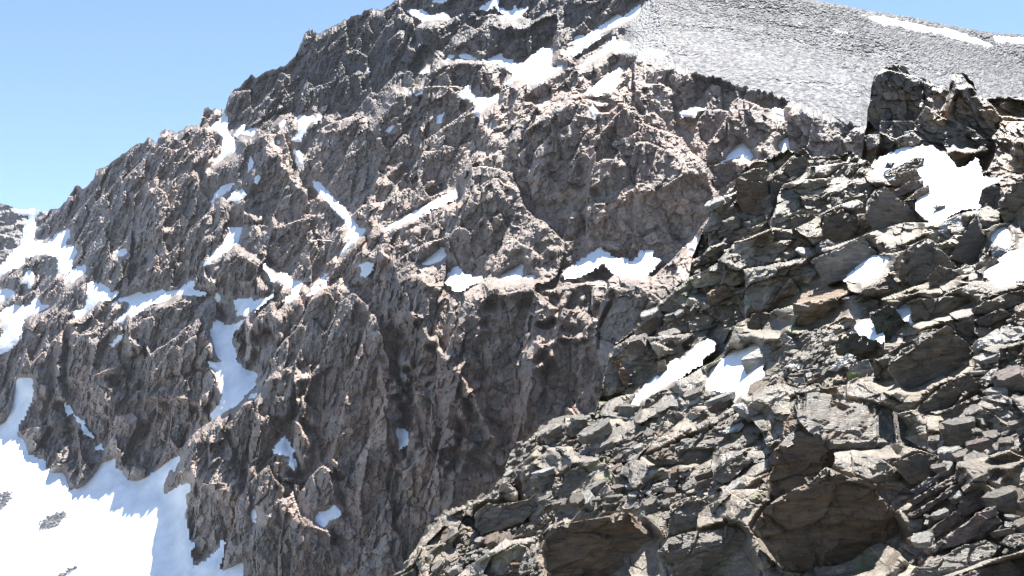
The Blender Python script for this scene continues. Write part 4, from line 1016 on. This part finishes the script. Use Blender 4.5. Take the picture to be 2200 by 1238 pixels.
for ln in HERO:
    hp = px(ln[0], [p[:2] for p in ln[1]]); hc = hp.mean(0)
    o_ = np.argsort(np.arctan2(hp[:, 1] - hc[1], hp[:, 0] - hc[0]))
    rmask = np.maximum(rmask, inpoly(U, V, hp[o_]) * (.32 * np.ptp(hp, 0).max() / FPX))
gf.rmask = blur(rmask, 1)
gf.smask = np.clip(blur(np.clip(blur(fmask, 1) * 3, 0, 1), 1), 0, 1)
GTOP = np.array([(820,1330),(870,1215),(900,1165),(950,1108),(1000,1085),(1070,1052),(1088,1000),(1098,980),(1130,950),(1180,908),(1215,896),(1262,896),(1280,882),(1291,852),(1296,818),(1303,792),(1307,766),(1318,748),(1340,722),(1375,700),(1400,686),(1418,645),(1450,622),(1480,600),(1488,548),(1508,500),(1530,452),(1560,420),(1592,376),(1612,350),(1650,343),(1690,326),(1735,324),(1745,340),(1790,336),(1830,328),(1850,345),(1870,352),(1950,322),(2035,335),(2060,372),(2110,378),(2150,400),(2200,500),(2420,520),(2840,540)], float)
us = np.concatenate([np.arange(822, 870, 5), np.arange(870, 2225, 2.1), np.arange(2225, 2830, 7)])
top = np.interp(us, GTOP[:, 0], GTOP[:, 1]) - ridge_jag(us, 24, 5.0)
vr = np.concatenate([np.arange(1550, 1265, -7), np.arange(1265, 310, -2.1)])
NR = len(vr)
VV = np.maximum(vr[:, None], top[None])
UU = np.repeat(us[None], NR, 0)
LIVE, FILL = live_verts(vr, top)
uf, vf = UU.ravel()[LIVE], VV.ravel()[LIVE]
L = gf.sample(gf.L, uf, vf); mk = gf.sample(gf.smask, uf, vf)
d0 = np.exp(L); P0 = at(uf, vf, d0)
FN = np.array([-0.40, -0.22, 0.89]); FN /= np.linalg.norm(FN)
FOL_F = foliation(FN, 1.9)
Pw = P0 + .06 * np.stack([fbm(P0 / .6, 2, 250 + k) for k in range(3)], -1)
sc_ = np.clip(d0 / 12, .6, 1.8)
mid = fbm(Pw @ foliation(FN, 1.5) / .8, 3, 264, .55, True)
RU = P0 - CAM
RU = RU / np.linalg.norm(RU, axis=1)[:, None]
jit = Pw - P0
NB = gf.normals(uf, vf)
FV = foliation(FN, 2.0) @ np.diag([1, .35, 1])
def fore_blocks(k_, sd_):
    a1, q1, n1 = blocks(P0 + jit, NB, 1.5 * k_, sd_, .8, FV, (75, 100), (-8, 40), .04, amp=.12, groove=.04)
    a2, q2, n2 = blocks(P0 + jit * .6, n1, .55 * k_, sd_ + 1, .6, FV, (73, 100), (-8, 40), .07, amp=.11, groove=.05)
    a3, q3, n3 = blocks(P0 + jit * .3, n2, .17 * k_, sd_ + 2, .42, FV, (64, 100), (-8, 44), .08, amp=.10)
    return a1 + a2 + a3, q2, q3


far_d, c2, c3 = fore_blocks(1.0, 31)
near_d, e2, e3 = fore_blocks(.62, 131)
wn_ = np.clip((17 - d0) / 5, 0, 1)
c2 = np.where(wn_ > .5, e2, c2); c3 = np.where(wn_ > .5, e3, c3)
disp = far_d * (1 - wn_) + near_d * wn_ - .02 * mid - .010 * fbm(P0 / .09, 3, 268)
amp = 1 - np.clip(mk * 1.1, 0, 1) * .96
ef = np.clip((vf - np.repeat(top[None], NR, 0).ravel()[LIVE]) / 6, .55, 1)
rk = gf.sample(gf.rmask, uf, vf)
L = L + disp * amp * ef * np.clip(1 - 30 * rk, .35, 1) / d0 + .004 * np.clip(mk * 1.6 - .5, 0, 1) + rk
P1 = at(uf, vf, np.exp(L))[FILL].reshape(NR, len(us), 3)
col = np.array([0.196, 0.160, 0.116]) * np.ones((len(uf), 1))
och = (np.clip(fbm(P0 / .9, 3, 270) - .1, 0, 1) * .5)[:, None]
col = col * (1 - och) + np.array([0.20, 0.145, 0.09]) * och
gry = (np.clip(fbm(P0 / 1.4, 3, 275), 0, 1))[:, None]
col = col * (1 - gry) + np.array([0.235, 0.203, 0.163]) * gry
lich = (np.clip(fbm(P0 / .35, 3, 277) - .55, 0, 1) * 1.4)[:, None]
col = col * (1 - lich) + np.array([0.16, 0.16, 0.07]) * lich
col = np.clip(col * ((.65 + .7 * c3) * (.8 + .4 * c2))[:, None], .012, .5)
Pall = np.concatenate([P1, P1[-1:] + behind(P1[-1:], .35, -.12), P1[-1:] + behind(P1[-1:], 1.8, -1.6), P1[-1:] + behind(P1[-1:], 5, -12.0)], 0)
cg = col[FILL].reshape(NR, -1, 3)
call = np.concatenate([cg] + [cg[-1:]] * 3, 0)
me = mesh_np('rocky_slope', Pall.reshape(-1, 3), live_quads(grid_quads(NR + 3, len(us)), VV, 3), tint=call.reshape(-1, 3))
tag(obj('rocky_slope', me, M_FORE), kind='structure')

for k, (wn, pts, lab) in enumerate(FSNOW):
    snow_patch(gf, px(wn, pts), lab, .045, 2.2, M_SNOW_NEAR, 'near snow patches among the boulders', k + 301)

# ---------------------------------------------------------------- the rock pinnacle on the right
of = Field(1800, 2840, 90, 640, 4)
of.thin_plate([(1850,340,22.07),(1860,200,22.99),(1930,140,23.44),(1950,250,22.25),(1950,400,21.14),(2030,180,23.54),(2060,300,22.07),(2070,160,23.54),(2100,420,19.77),(2200,210,22.52),(2200,300,20.78),(2200,450,18.39),(2450,230,22.07),(2450,500,17.47),(1850,500,21.14),(2800,240,21),(2800,600,17)])
U, V = of.U, of.V
Pb = at(U, V, np.exp(of.L0)).reshape(-1, 3)
of.theta = R(86) + R(3) * fbm(Pb / 1.4, 3, 403).reshape(U.shape)
of.alpha = R(-5) + R(9) * fbm(Pb * np.array([1, 1, .6]) / 1.2, 3, 409).reshape(U.shape)
of.solve(90)
of.edge([(2046,345),(2040,250),(2041,172)], .012, 60)
of.crease([(2044,178),(2036,215),(2042,235)], .016, 9)
of.L += .04 * np.clip((of.V - 322) / 60, 0, 1) * np.clip((2180 - of.U) / 140, 0, 1)
OTOP = np.array([(1850,345),(1854,318),(1856,292),(1862,268),(1863,238),(1869,222),(1871,190),(1877,168),(1885,154),(1900,145),(1920,138),(1945,142),(1952,156),(1958,164),(1980,168),(1992,172),(2000,178),(2012,186),(2025,182),(2034,188),(2038,200),(2041,172),(2047,161),(2062,157),(2078,161),(2088,172),(2096,186),(2102,204),(2110,213),(2125,211),(2150,208),(2200,208),(2300,198),(2470,230),(2840,300)], float)
us = np.concatenate([np.arange(1850.5, 2225, 1.9), np.arange(2225, 2830, 7)])
top = np.interp(us, OTOP[:, 0], OTOP[:, 1]) - ridge_jag(us, 34, 1.2)
vr = np.concatenate([np.arange(620, 540, -6), np.arange(540, 134, -1.9)]); NR = len(vr)
VV = np.maximum(vr[:, None], top[None])
UU = np.repeat(us[None], NR, 0); uf, vf = UU.ravel(), VV.ravel()
L = of.sample(of.L, uf, vf); d0 = np.exp(L)
# round the sides away from the viewer
rim = np.minimum(np.clip((vf - np.repeat(top[None], NR, 0).ravel()) / 9, 0, 1), np.clip((uf - 1846) / 14, 0, 1))
L = L + .0 * (1 - np.sqrt(1 - (1 - rim) ** 2 * .999)) * 1.0
P0 = at(uf, vf, np.exp(L))
Pw = P0 + .12 * np.stack([fbm(P0 / .6, 2, 450 + k) for k in range(3)], -1)
FOL_O = foliation((-0.5, -.1, .8), 1.8)
NB = of.normals(uf, vf)
h1, c1, N1 = blocks(P0 + .4 * (Pw - P0), NB, .95, 41, .85, np.diag([1, .3, .7]), (76, 92), (-8, 44), .0, amp=.08)
h2, c2, N2 = blocks(P0 + .4 * (Pw - P0), N1, .36, 42, .7, np.diag([1, .3, .7]), (72, 95), (-8, 46), .03, amp=.11)
h3, c3, N3 = blocks(P0, N2, .14, 43, .5, np.diag([1, .4, .8]), (60, 100), (-6, 46), .06, amp=.14)
L = L + (h1 + h2 + h3 - .03 * fbm(P0 / .4, 3, 461, .6, True)) * np.clip(rim, .5, 1) / d0
P1 = at(uf, vf, np.exp(L)).reshape(NR, len(us), 3)
col = np.array([0.135, 0.112, 0.088]) * np.ones((len(uf), 1))
och = np.clip(fbm(P0 / .9, 3, 470) - .15, 0, 1)[:, None]
for cu, cv, rr in [(2010,212,14),(2020,250,14),(2065,210,14),(2160,300,30)]:
    och = och + .9 * np.exp(-((uf - cu) ** 2 + (vf - cv) ** 2) / rr ** 2)[:, None]
och = np.clip(och, 0, 1)
col = col * (1 - och) + np.array([0.23, 0.15, 0.085]) * och
col = np.clip(col * ((.7 + .6 * c3) * (.8 + .4 * c2))[:, None], .012, .5)
Pall = np.concatenate([P1, P1[-1:] + behind(P1[-1:], .4, -.06), P1[-1:] + behind(P1[-1:], 1.3, -.8), P1[-1:] + behind(P1[-1:], 2.2, -6.0)], 0)
cg = col.reshape(NR, -1, 3)
me = mesh_np('rock_pinnacle', Pall.reshape(-1, 3), live_quads(grid_quads(NR + 3, len(us)), VV, 3), tint=np.concatenate([cg] + [cg[-1:]] * 3, 0).reshape(-1, 3))
tag(obj('rock_pinnacle', me, M_FORE), 'tall dark rock pinnacle with a knob standing before the grey scree', 'rock pinnacle')

# ================================================================ boulders, blocks and slabs
TINT = {'brown': (.235, .160, .102), 'olive': (.194, .156, .112), 'grey': (.275, .240, .196), 'pale': (.46, .43, .385), 'white': (.68, .65, .61),  # white: pale stone, and sunlight on bright slabs put into their colour
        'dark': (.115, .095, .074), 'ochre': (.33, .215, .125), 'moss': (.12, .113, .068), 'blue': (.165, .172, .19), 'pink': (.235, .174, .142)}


def hull_mesh(name, pts, edge_len, cap, tint, size, seed, rough=1.0, strat=1.0, lichen=0.0):
    """angular rock: convex hull of corner points, refined and roughened along its foliation"""
    bm = bmesh.new()
    vs = [bm.verts.new(p) for p in pts]
    r = bmesh.ops.convex_hull(bm, input=vs)
    bmesh.ops.delete(bm, geom=[g for g in set(r['geom_interior'] + r['geom_unused']) if isinstance(g, bmesh.types.BMVert)], context='VERTS')
    bmesh.ops.recalc_face_normals(bm, faces=bm.faces)
    for it in range(7):
        el = max(edge_len, 0)
        long_e = [e for e in bm.edges if e.calc_length() > el]
        if not long_e or len(bm.faces) > cap:
            break
        bmesh.ops.subdivide_edges(bm, edges=long_e, cuts=1, use_grid_fill=False)
        bmesh.ops.triangulate(bm, faces=bm.faces)
    bm.normal_update()
    P = np.array([v.co for v in bm.verts]); Nn = np.array([v.normal for v in bm.verts])
    off = np.array([seed * 3.1, seed * 1.7, seed * .9])
    Q = P + off
    # knock the hull edges back a little (chipped corners) and cut foliation steps into it
    fn = FN + .25 * np.array([math.sin(seed * 2.1), math.cos(seed * 1.3), math.sin(seed * .7)]); fn /= np.linalg.norm(fn)
    lay = size * .085
    s_ = (Q @ fn) / lay + .8 * vnoise(Q / (size * .5), seed + 3)
    k_ = np.floor(s_); fr = s_ - k_
    step = _f(_h(k_.astype(np.int64), np.zeros(len(P), np.int64), np.zeros(len(P), np.int64), seed)) - .5
    step = step * .050 * size * np.clip(.4 + vnoise(Q / (size * .35), seed + 9), 0, 1) * strat
    h1_, c_ = facets(Q + .04 * size * np.stack([vnoise(Q / (size * .2), seed + 80 + q_) for q_ in range(3)], -1), size * .42, seed + 40, foliation(fn, 1.7), .10, .18, groove=.10)
    h2_, c2_ = facets(Q, size * .12, seed + 41, foliation(fn, 2.0), .14, .3)
    dsp = -(np.abs(h1_) * .9 * rough + h2_ * .55 * rough) + step + .012 * size * fbm(Q / (size * .2), 3, seed) * rough
    P = P + Nn * dsp[:, None]
    for v, p in zip(bm.verts, P):
        v.co = p
    me_ = bpy.data.meshes.new(name)
    bm.to_mesh(me_); bm.free()
    base = np.array(tint)
    c = base * (.72 + .3 * c_ + .25 * c2_)[:, None]
    st = np.clip(fbm(Q / (size * .3), 3, seed + 60) - .1, 0, 1)[:, None] * (.5 if base[0] < .2 else .10)
    c = c * (1 - st) + np.array([.26, .17, .10]) * st
    g_ = np.clip(fbm(Q / (size * .22), 3, seed + 66), 0, 1)[:, None] * .3
    c = c * (1 - g_) + np.array([.18, .17, .155]) * g_
    li = np.clip(fbm(Q / (size * .11), 3, seed + 70) - .35 + lichen, 0, 1)[:, None] * (.35 + lichen)
    c = c * (1 - li) + np.array([.17, .165, .06]) * li
    a = me_.color_attributes.new('tint', 'FLOAT_COLOR', 'POINT')
    cc = np.ones((len(P), 4), np.float32); cc[:, :3] = np.clip(c, .01, .6)
    a.data.foreach_set('color', cc.ravel())
    return me_


LAST = [0.0]


def hero(win, pts, label, tint='olive', name='boulder', cat='boulder', thick=None, push=0.0, rough=1.0, strat=1.0, lichen=0.0, dep=None, group=None, same_d=False, seed=[500]):
    seed[0] += 1
    ox, oy, k = WIN[win]
    uv = np.array([(ox + p[0] * k, oy + p[1] * k) for p in pts])
    dz = np.array([p[2] for p in pts], float) * (k if win != 'F' else 1.0)
    cu, cv = uv.mean(0)
    d = float(np.exp(gf.sample(gf.Lsnow, cu, cv))) if dep is None else dep
    span = max(np.ptp(uv[:, 0]), np.ptp(uv[:, 1]))
    pxm = d / FPX
    if same_d:
        d = LAST[0] - 3 * pxm
    else:
        d = d - (max(.34 * span, 26.0) + push) * pxm
    LAST[0] = d
    th = (.55 * span if thick is None else thick) * pxm
    dd = d + dz * 3.0 * pxm
    front = at(uv[:, 0], uv[:, 1], dd)
    cen = front.mean(0)
    back = front + rays(uv[:, 0], uv[:, 1]) * (th) + np.array([0, 0, -.1]) * th
    bc = back.mean(0)
    back = bc + (back - bc) * .88
    allp = np.vstack([front, back])
    org = allp.mean(0); org[2] = allp[:, 2].min()
    me_ = hull_mesh(name, allp - org, 3.4 * pxm, 12000 if span > 150 else 3600, TINT[tint], span * pxm, seed[0], rough, strat, lichen)
    o = obj(name, me_, M_BLOCK)
    o.location = org
    tag(o, label, cat, group)
    return o


M_BLOCK = rock_mat('schist_block', 4.5, rough=0.42, spec=.65, bump=0.9, contrast=0.5, strata=((R(-14), R(-24), 0), (1, 1, 4.5)))
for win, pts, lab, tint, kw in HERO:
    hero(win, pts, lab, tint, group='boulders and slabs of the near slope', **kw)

# ---------------------------------------------------------------- loose slabs lying all over the near slope
rng = np.random.default_rng(21)


def loose_mesh(k):
    r_ = np.random.default_rng(900 + k)
    n = 16
    th_ = .18 + .26 * r_.random()
    ang = np.sort(r_.random(n) * 2 * math.pi)
    rad = .75 + .35 * r_.random(n)
    asp = .5 + .4 * r_.random()
    top_ = np.c_[np.cos(ang) * rad * .5, np.sin(ang) * rad * .5 * asp, th_ * .5 * (.75 + .5 * r_.random(n))]
    low_ = np.c_[np.cos(ang + .2) * rad * .46, np.sin(ang + .2) * rad * .46 * asp, -th_ * .5 * (.75 + .5 * r_.random(n))]
    tint = [TINT[q] for q in ('olive', 'grey', 'pale', 'grey', 'grey', 'pink', 'brown', 'pale')][k % 8]
    return hull_mesh('slab', np.vstack([top_, low_]), .13, 500, tint, 1.0, 950 + k, .8, .8)


LOOSE = [loose_mesh(k) for k in range(16)]
for m_ in LOOSE:
    m_.materials.append(M_BLOCK)
ZONES = [  # polygon, count, size range in photo pixels, label, group
 ([(885,1225),(960,1125),(1060,1075),(1190,1160),(1190,1236)], 27, (17, 62), 'loose slab in the sunlit rubble at the bottom centre of the picture', 'slabs in the bottom rubble'),
 ([(1110,985),(1200,915),(1330,890),(1480,830),(1560,870),(1600,960),(1480,1000),(1320,990),(1180,1060)], 37, (22, 89), 'loose slab in the rubble below the long near snow strip', 'slabs in the middle rubble'),
 ([(1715,345),(1850,345),(1885,400),(1860,450),(1720,440),(1660,480)], 21, (19, 70), 'flat slab in the pile left of the large near snow patch', 'slabs beside the near snow'),
 ([(1310,860),(1320,770),(1400,690),(1490,600),(1520,470),(1610,370),(1700,400),(1690,560),(1600,700),(1520,740),(1400,800)], 14, (22, 65), 'stone lodged on the dark crag above the long snow strip', 'stones on the dark crag'),
 ([(1700,700),(1760,690),(1840,760),(1700,850),(1600,870),(1640,800)], 14, (17, 59), 'slab on the ledges between the prismatic block and the leaning boulder', 'slabs by the grass tuft'),
 ([(2080,630),(2200,600),(2200,960),(2080,980),(2000,860),(2100,780)], 18, (26, 94), 'slab stacked along the right edge below the bright snow', 'slabs at the right edge'),
 ([(1200,1010),(1480,1010),(1560,1000),(1580,1080),(1430,1120),(1250,1080),(1100,1090)], 21, (24, 89), 'slab on the shaded ledges above the wide brown rock', 'slabs on the lower ledges'),
 ([(1900,900),(2080,880),(2200,960),(2200,1238),(1960,1238),(1990,1100)], 18, (29, 113), 'slab among the pinkish beams at the lower right', 'slabs by the pinkish beams'),
 ([(862,1238),(900,1165),(950,1108),(1070,1052),(1098,980),(1180,908),(1262,896),(1272,920),(1195,935),(1125,992),(1095,1066),(965,1130),(915,1185),(890,1238)], 34, (18, 52), 'stone on the left rim of the near slope', 'stones on the left rim'),
]
taken = []
stones = []
made = 0
for poly, cnt, (s0, s1), lab, grp in ZONES:
    poly = np.array(poly, float)
    lo, hi = poly.min(0), poly.max(0)
    tries = n_ok = 0
    while n_ok < cnt and tries < 4000:
        tries += 1
        u_, v_ = lo + rng.random(2) * (hi - lo)
        if not inpoly(np.array([u_]), np.array([v_]), poly)[0]:
            continue
        z_ = s0 + (s1 - s0) * rng.random() ** 1.8
        if gf.sample(fmask, u_, v_) > .2 or any((u_ - a_) ** 2 + (v_ - b_) ** 2 < (.34 * (z_ + c_)) ** 2 for a_, b_, c_ in taken):
            continue
        rr_ = .35 * z_
        if max(gf.sample(gf.rmask, u_ + a_ * rr_, v_ + b_ * rr_) for a_, b_ in ((0, 0), (1, 0), (-1, 0), (0, 1), (0, -1))) > .0045:
            continue
        taken.append((u_, v_, z_)); n_ok += 1
        d_ = float(np.exp(gf.sample(gf.Lsnow, u_, v_)))
        sz = z_ * d_ / FPX * 1.25
        up = FN + .17 * rng.normal(size=3); up /= np.linalg.norm(up)
        pos = at(u_, v_, d_ - .22 * sz)
        for lv in range(1 if rng.random() > .45 or made > 285 else 2):
            o = bpy.data.objects.new('loose_stone', LOOSE[made % len(LOOSE)])
            COL.objects.link(o); made += 1
            upl = up + .06 * rng.normal(size=3); upl /= np.linalg.norm(upl)
            o.location = pos
            o.rotation_mode = 'QUATERNION'
            o.rotation_quaternion = Vector(upl).to_track_quat('Z', 'Y') @ Matrix.Rotation(rng.random() * 6.28, 3, 'Z').to_quaternion()
            thz = .7 + .5 * rng.random()
            o.scale = (sz, sz * (.8 + .4 * rng.random()), sz * thz)
            vp = (pos - CAM)
            stones.append((o, 1100 + FPX * vp[0] / (vp @ FWD), 619 - FPX * (vp @ UPV) / (vp @ FWD), z_, made - 1, grp, lab))
            sd_ = rng.normal(size=3); sd_ -= (sd_ @ up) * up
            pos = pos + up * sz * .24 * thz + sd_ * sz * .16
            sz = sz * (.7 + .25 * rng.random()); z_ = z_ * .85

CUT = (' with ', ' beside ', ' under ', ' on ', ' at ', ' left ', ' right ', ' above ', ' below ', ' in ', ' between ', ' against ', ' behind ', ' near ',
       ' touching ', ' wedged ', ' leaning on', ' leaning over', ' leaning in', ' leaning at', ' slanting ', ' standing ', ' tucked ', ' beneath ', ' along ', ' filling ', ' lying ', ' low ', ' perched ')
marks = []
for ln in HERO:
    hp = px(ln[0], [p[:2] for p in ln[1]])
    ph = ln[2]
    for c_ in CUT:
        i_ = ph.find(c_)
        if i_ > 8:
            ph = ph[:i_]
    marks.append((hp.mean(0), ' '.join(ph.replace(',', '').split()[:6])))
TONE = ('olive grey', 'grey', 'pale', 'dull grey', 'mid grey', 'pinkish', 'brown', 'light grey')
seen = {}
for o, u_, v_, z_, k_, grp, lab in sorted(stones, key=lambda q_: -q_[3]):
    order = sorted(marks, key=lambda m_: (m_[0][0] - u_) ** 2 + (m_[0][1] - v_) ** 2)
    size_w = 'tiny' if z_ < 22 else 'small' if z_ < 34 else 'medium' if z_ < 50 else 'large'
    for c_, ph in order[:6]:
        dx, dy = u_ - c_[0], v_ - c_[1]
        rel = ('right of' if dx > 0 else 'left of') if abs(dx) > abs(dy) else ('below' if dy > 0 else 'above')
        text = '%s %s loose slab %s the %s' % (size_w, TONE[(k_ % len(LOOSE)) % 8], rel, ph)
        if text not in seen:
            break
    seen[text] = 1
    tag(o, text, 'stone', grp)

# ---------------------------------------------------------------- rubble too small to count
cube = np.array([(-1,-1,-1),(1,-1,-1),(1,1,-1),(-1,1,-1),(-1,-1,1),(1,-1,1),(1,1,1),(-1,1,1)], float) * .5
cq = np.array([(0,3,2,1),(4,5,6,7),(0,1,5,4),(1,2,6,5),(2,3,7,6),(3,0,4,7)])
RUB = [(z[0], n) for z, n in zip(ZONES, (1000, 1100, 450, 250, 450, 250, 350, 200, 500))]
vs_, qs_, cs_ = [], [], []
nb = 0
for poly, n in RUB:
    poly = np.array(poly, float); lo, hi = poly.min(0), poly.max(0)
    c_ = lo + rng.random((n * 3, 2)) * (hi - lo)
    c_ = c_[inpoly(c_[:, 0], c_[:, 1], poly)][:n]
    c_ = c_[(gf.sample(fmask, c_[:, 0], c_[:, 1]) < .2) & (gf.sample(gf.rmask, c_[:, 0], c_[:, 1]) < .004)]
    m = len(c_)
    d_ = np.exp(gf.sample(gf.Lsnow, c_[:, 0], c_[:, 1]))
    sz = (3.5 + 9 * rng.random(m) ** 2.2) * d_ / FPX
    ctr = at(c_[:, 0], c_[:, 1], d_ - (.3 + .8 * rng.random(m)) * sz - .02)
    shp = cube[None] * (1 + .35 * (rng.random((m, 8, 3)) - .5)) * np.array([1.3, 1, .45])
    zz = FN + .35 * rng.normal(size=(m, 3)); zz /= np.linalg.norm(zz, axis=1)[:, None]
    xx = rng.normal(size=(m, 3)); xx -= (xx * zz).sum(1)[:, None] * zz; xx /= np.linalg.norm(xx, axis=1)[:, None]
    yy = np.cross(zz, xx)
    Rm = np.stack([xx, yy, zz], 1)
    pts_ = np.einsum('nij,njk->nik', shp * sz[:, None, None], Rm) + ctr[:, None]
    vs_.append(pts_.reshape(-1, 3)); qs_.append((cq[None] + (np.arange(m) * 8)[:, None, None] + nb).reshape(-1, 4)); nb += m * 8
    cc = np.array([.22, .195, .16]) * (.55 + .9 * rng.random((m, 1)))
    cs_.append(np.repeat(cc, 8, 0))
me = mesh_np('rubble', np.vstack(vs_), np.vstack(qs_), tint=np.vstack(cs_))
tag(obj('rubble', me, M_BLOCK), 'small broken stones scattered over the near slope', 'rubble', kind='stuff')

# ---------------------------------------------------------------- gravel melted out of the great snowfield
def gravel(poly, n, label, seed):
    r_ = np.random.default_rng(seed)
    poly = np.array(poly, float); lo, hi = poly.min(0), poly.max(0)
    c_ = lo + r_.random((n * 4, 2)) * (hi - lo)
    c_ = c_[inpoly(c_[:, 0] + 4 * r_.normal(size=len(c_)), c_[:, 1] + 2 * r_.normal(size=len(c_)), poly)][:n]
    m = len(c_)
    d_ = np.exp(mf.sample(mf.Lsnow, c_[:, 0], c_[:, 1]))
    sz = (2.2 + 4.5 * r_.random(m) ** 2) * d_ / FPX
    ctr = at(c_[:, 0], c_[:, 1], d_ - .95)
    shp = cube[None] * (1 + .5 * (r_.random((m, 8, 3)) - .5)) * np.array([1.2, 1, .6])
    pts_ = shp * sz[:, None, None] + ctr[:, None]
    q_ = (cq[None] + (np.arange(m) * 8)[:, None, None]).reshape(-1, 4)
    me_ = mesh_np('gravel_lens', pts_.reshape(-1, 3), q_, tint=np.repeat(np.array([.42, .40, .39]) * (.6 + .8 * r_.random((m, 1))), 8, 0))
    tag(obj('gravel_lens', me_, M_ROCK), label, 'gravel', kind='stuff')


gravel([(80,1138),(95,1118),(125,1103),(143,1100),(135,1115),(105,1132)], 260, 'slanting lens of grey gravel on the great snowfield', 71)
gravel([(-30,1095),(-30,1070),(0,1062),(26,1053),(20,1075),(0,1094)], 200, 'dark gravel lens on the snowfield at the left picture edge', 72)
gravel([(115,1240),(150,1222),(170,1212),(160,1224),(130,1240)], 60, 'faint thin gravel streak at the bottom of the snowfield', 73)

# ---------------------------------------------------------------- one tuft of grass
tu = at(1834, 808, float(np.exp(gf.sample(gf.Lsnow, 1834, 808))) - .28)
gv, gq = [], []
for k in range(150):
    a_ = rng.random() * 6.28; r0 = .045 * rng.random() ** .5
    b0 = np.array([math.cos(a_) * r0 * 1.6, math.sin(a_) * r0, -.02])
    ln = .035 + .045 * rng.random(); out = np.array([math.cos(a_), math.sin(a_), 0]) * ln * (.25 + .6 * rng.random())
    sd_ = np.array([-math.sin(a_), math.cos(a_), 0]) * .0022
    m_ = b0 + out * .4 + np.array([0, 0, ln * .7]); e_ = b0 + out + np.array([0, 0, ln])
    i0 = len(gv)
    gv += [b0 - sd_, b0 + sd_, m_ + sd_ * .8, m_ - sd_ * .8, e_ + sd_ * .2, e_ - sd_ * .2]
    gq += [(i0, i0 + 1, i0 + 2, i0 + 3), (i0 + 3, i0 + 2, i0 + 4, i0 + 5)]
gm = bpy.data.materials.new('grass'); gm.use_nodes = True
gm.node_tree.nodes['Principled BSDF'].inputs['Base Color'].default_value = (.10, .15, .035, 1)
gm.node_tree.nodes['Principled BSDF'].inputs['Roughness'].default_value = .6
o = obj('grass_tuft', mesh_np('grass_tuft', np.array(gv), np.array(gq)), gm)
o.location = tu
tag(o, 'single small green grass tuft among the grey slabs', 'grass tuft')

# ---------------------------------------------------------------- thin mountain haze
hz = bpy.data.materials.new('haze'); hz.use_nodes = True
hn = hz.node_tree; hn.nodes.clear()
ho = hn.nodes.new('ShaderNodeOutputMaterial'); hv = hn.nodes.new('ShaderNodeVolumePrincipled')
hv.inputs['Color'].default_value = (.86, .91, 1.0, 1)
hv.inputs['Density'].default_value = .00011
hn.links.new(hv.outputs[0], ho.inputs['Volume'])
zs = [-200.0, 160.0]
hb = np.array([(x_, y_, z_) for x_ in (-520, 520) for y_ in (-40, 980) for z_ in zs], float)
hq = np.array([(0, 1, 3, 2), (4, 6, 7, 5), (0, 4, 5, 1), (2, 3, 7, 6), (0, 2, 6, 4), (1, 5, 7, 3)])
tag(obj('haze', mesh_np('haze', hb, hq), hz), 'thin pale air between the near slope and the mountain', 'haze', kind='stuff')
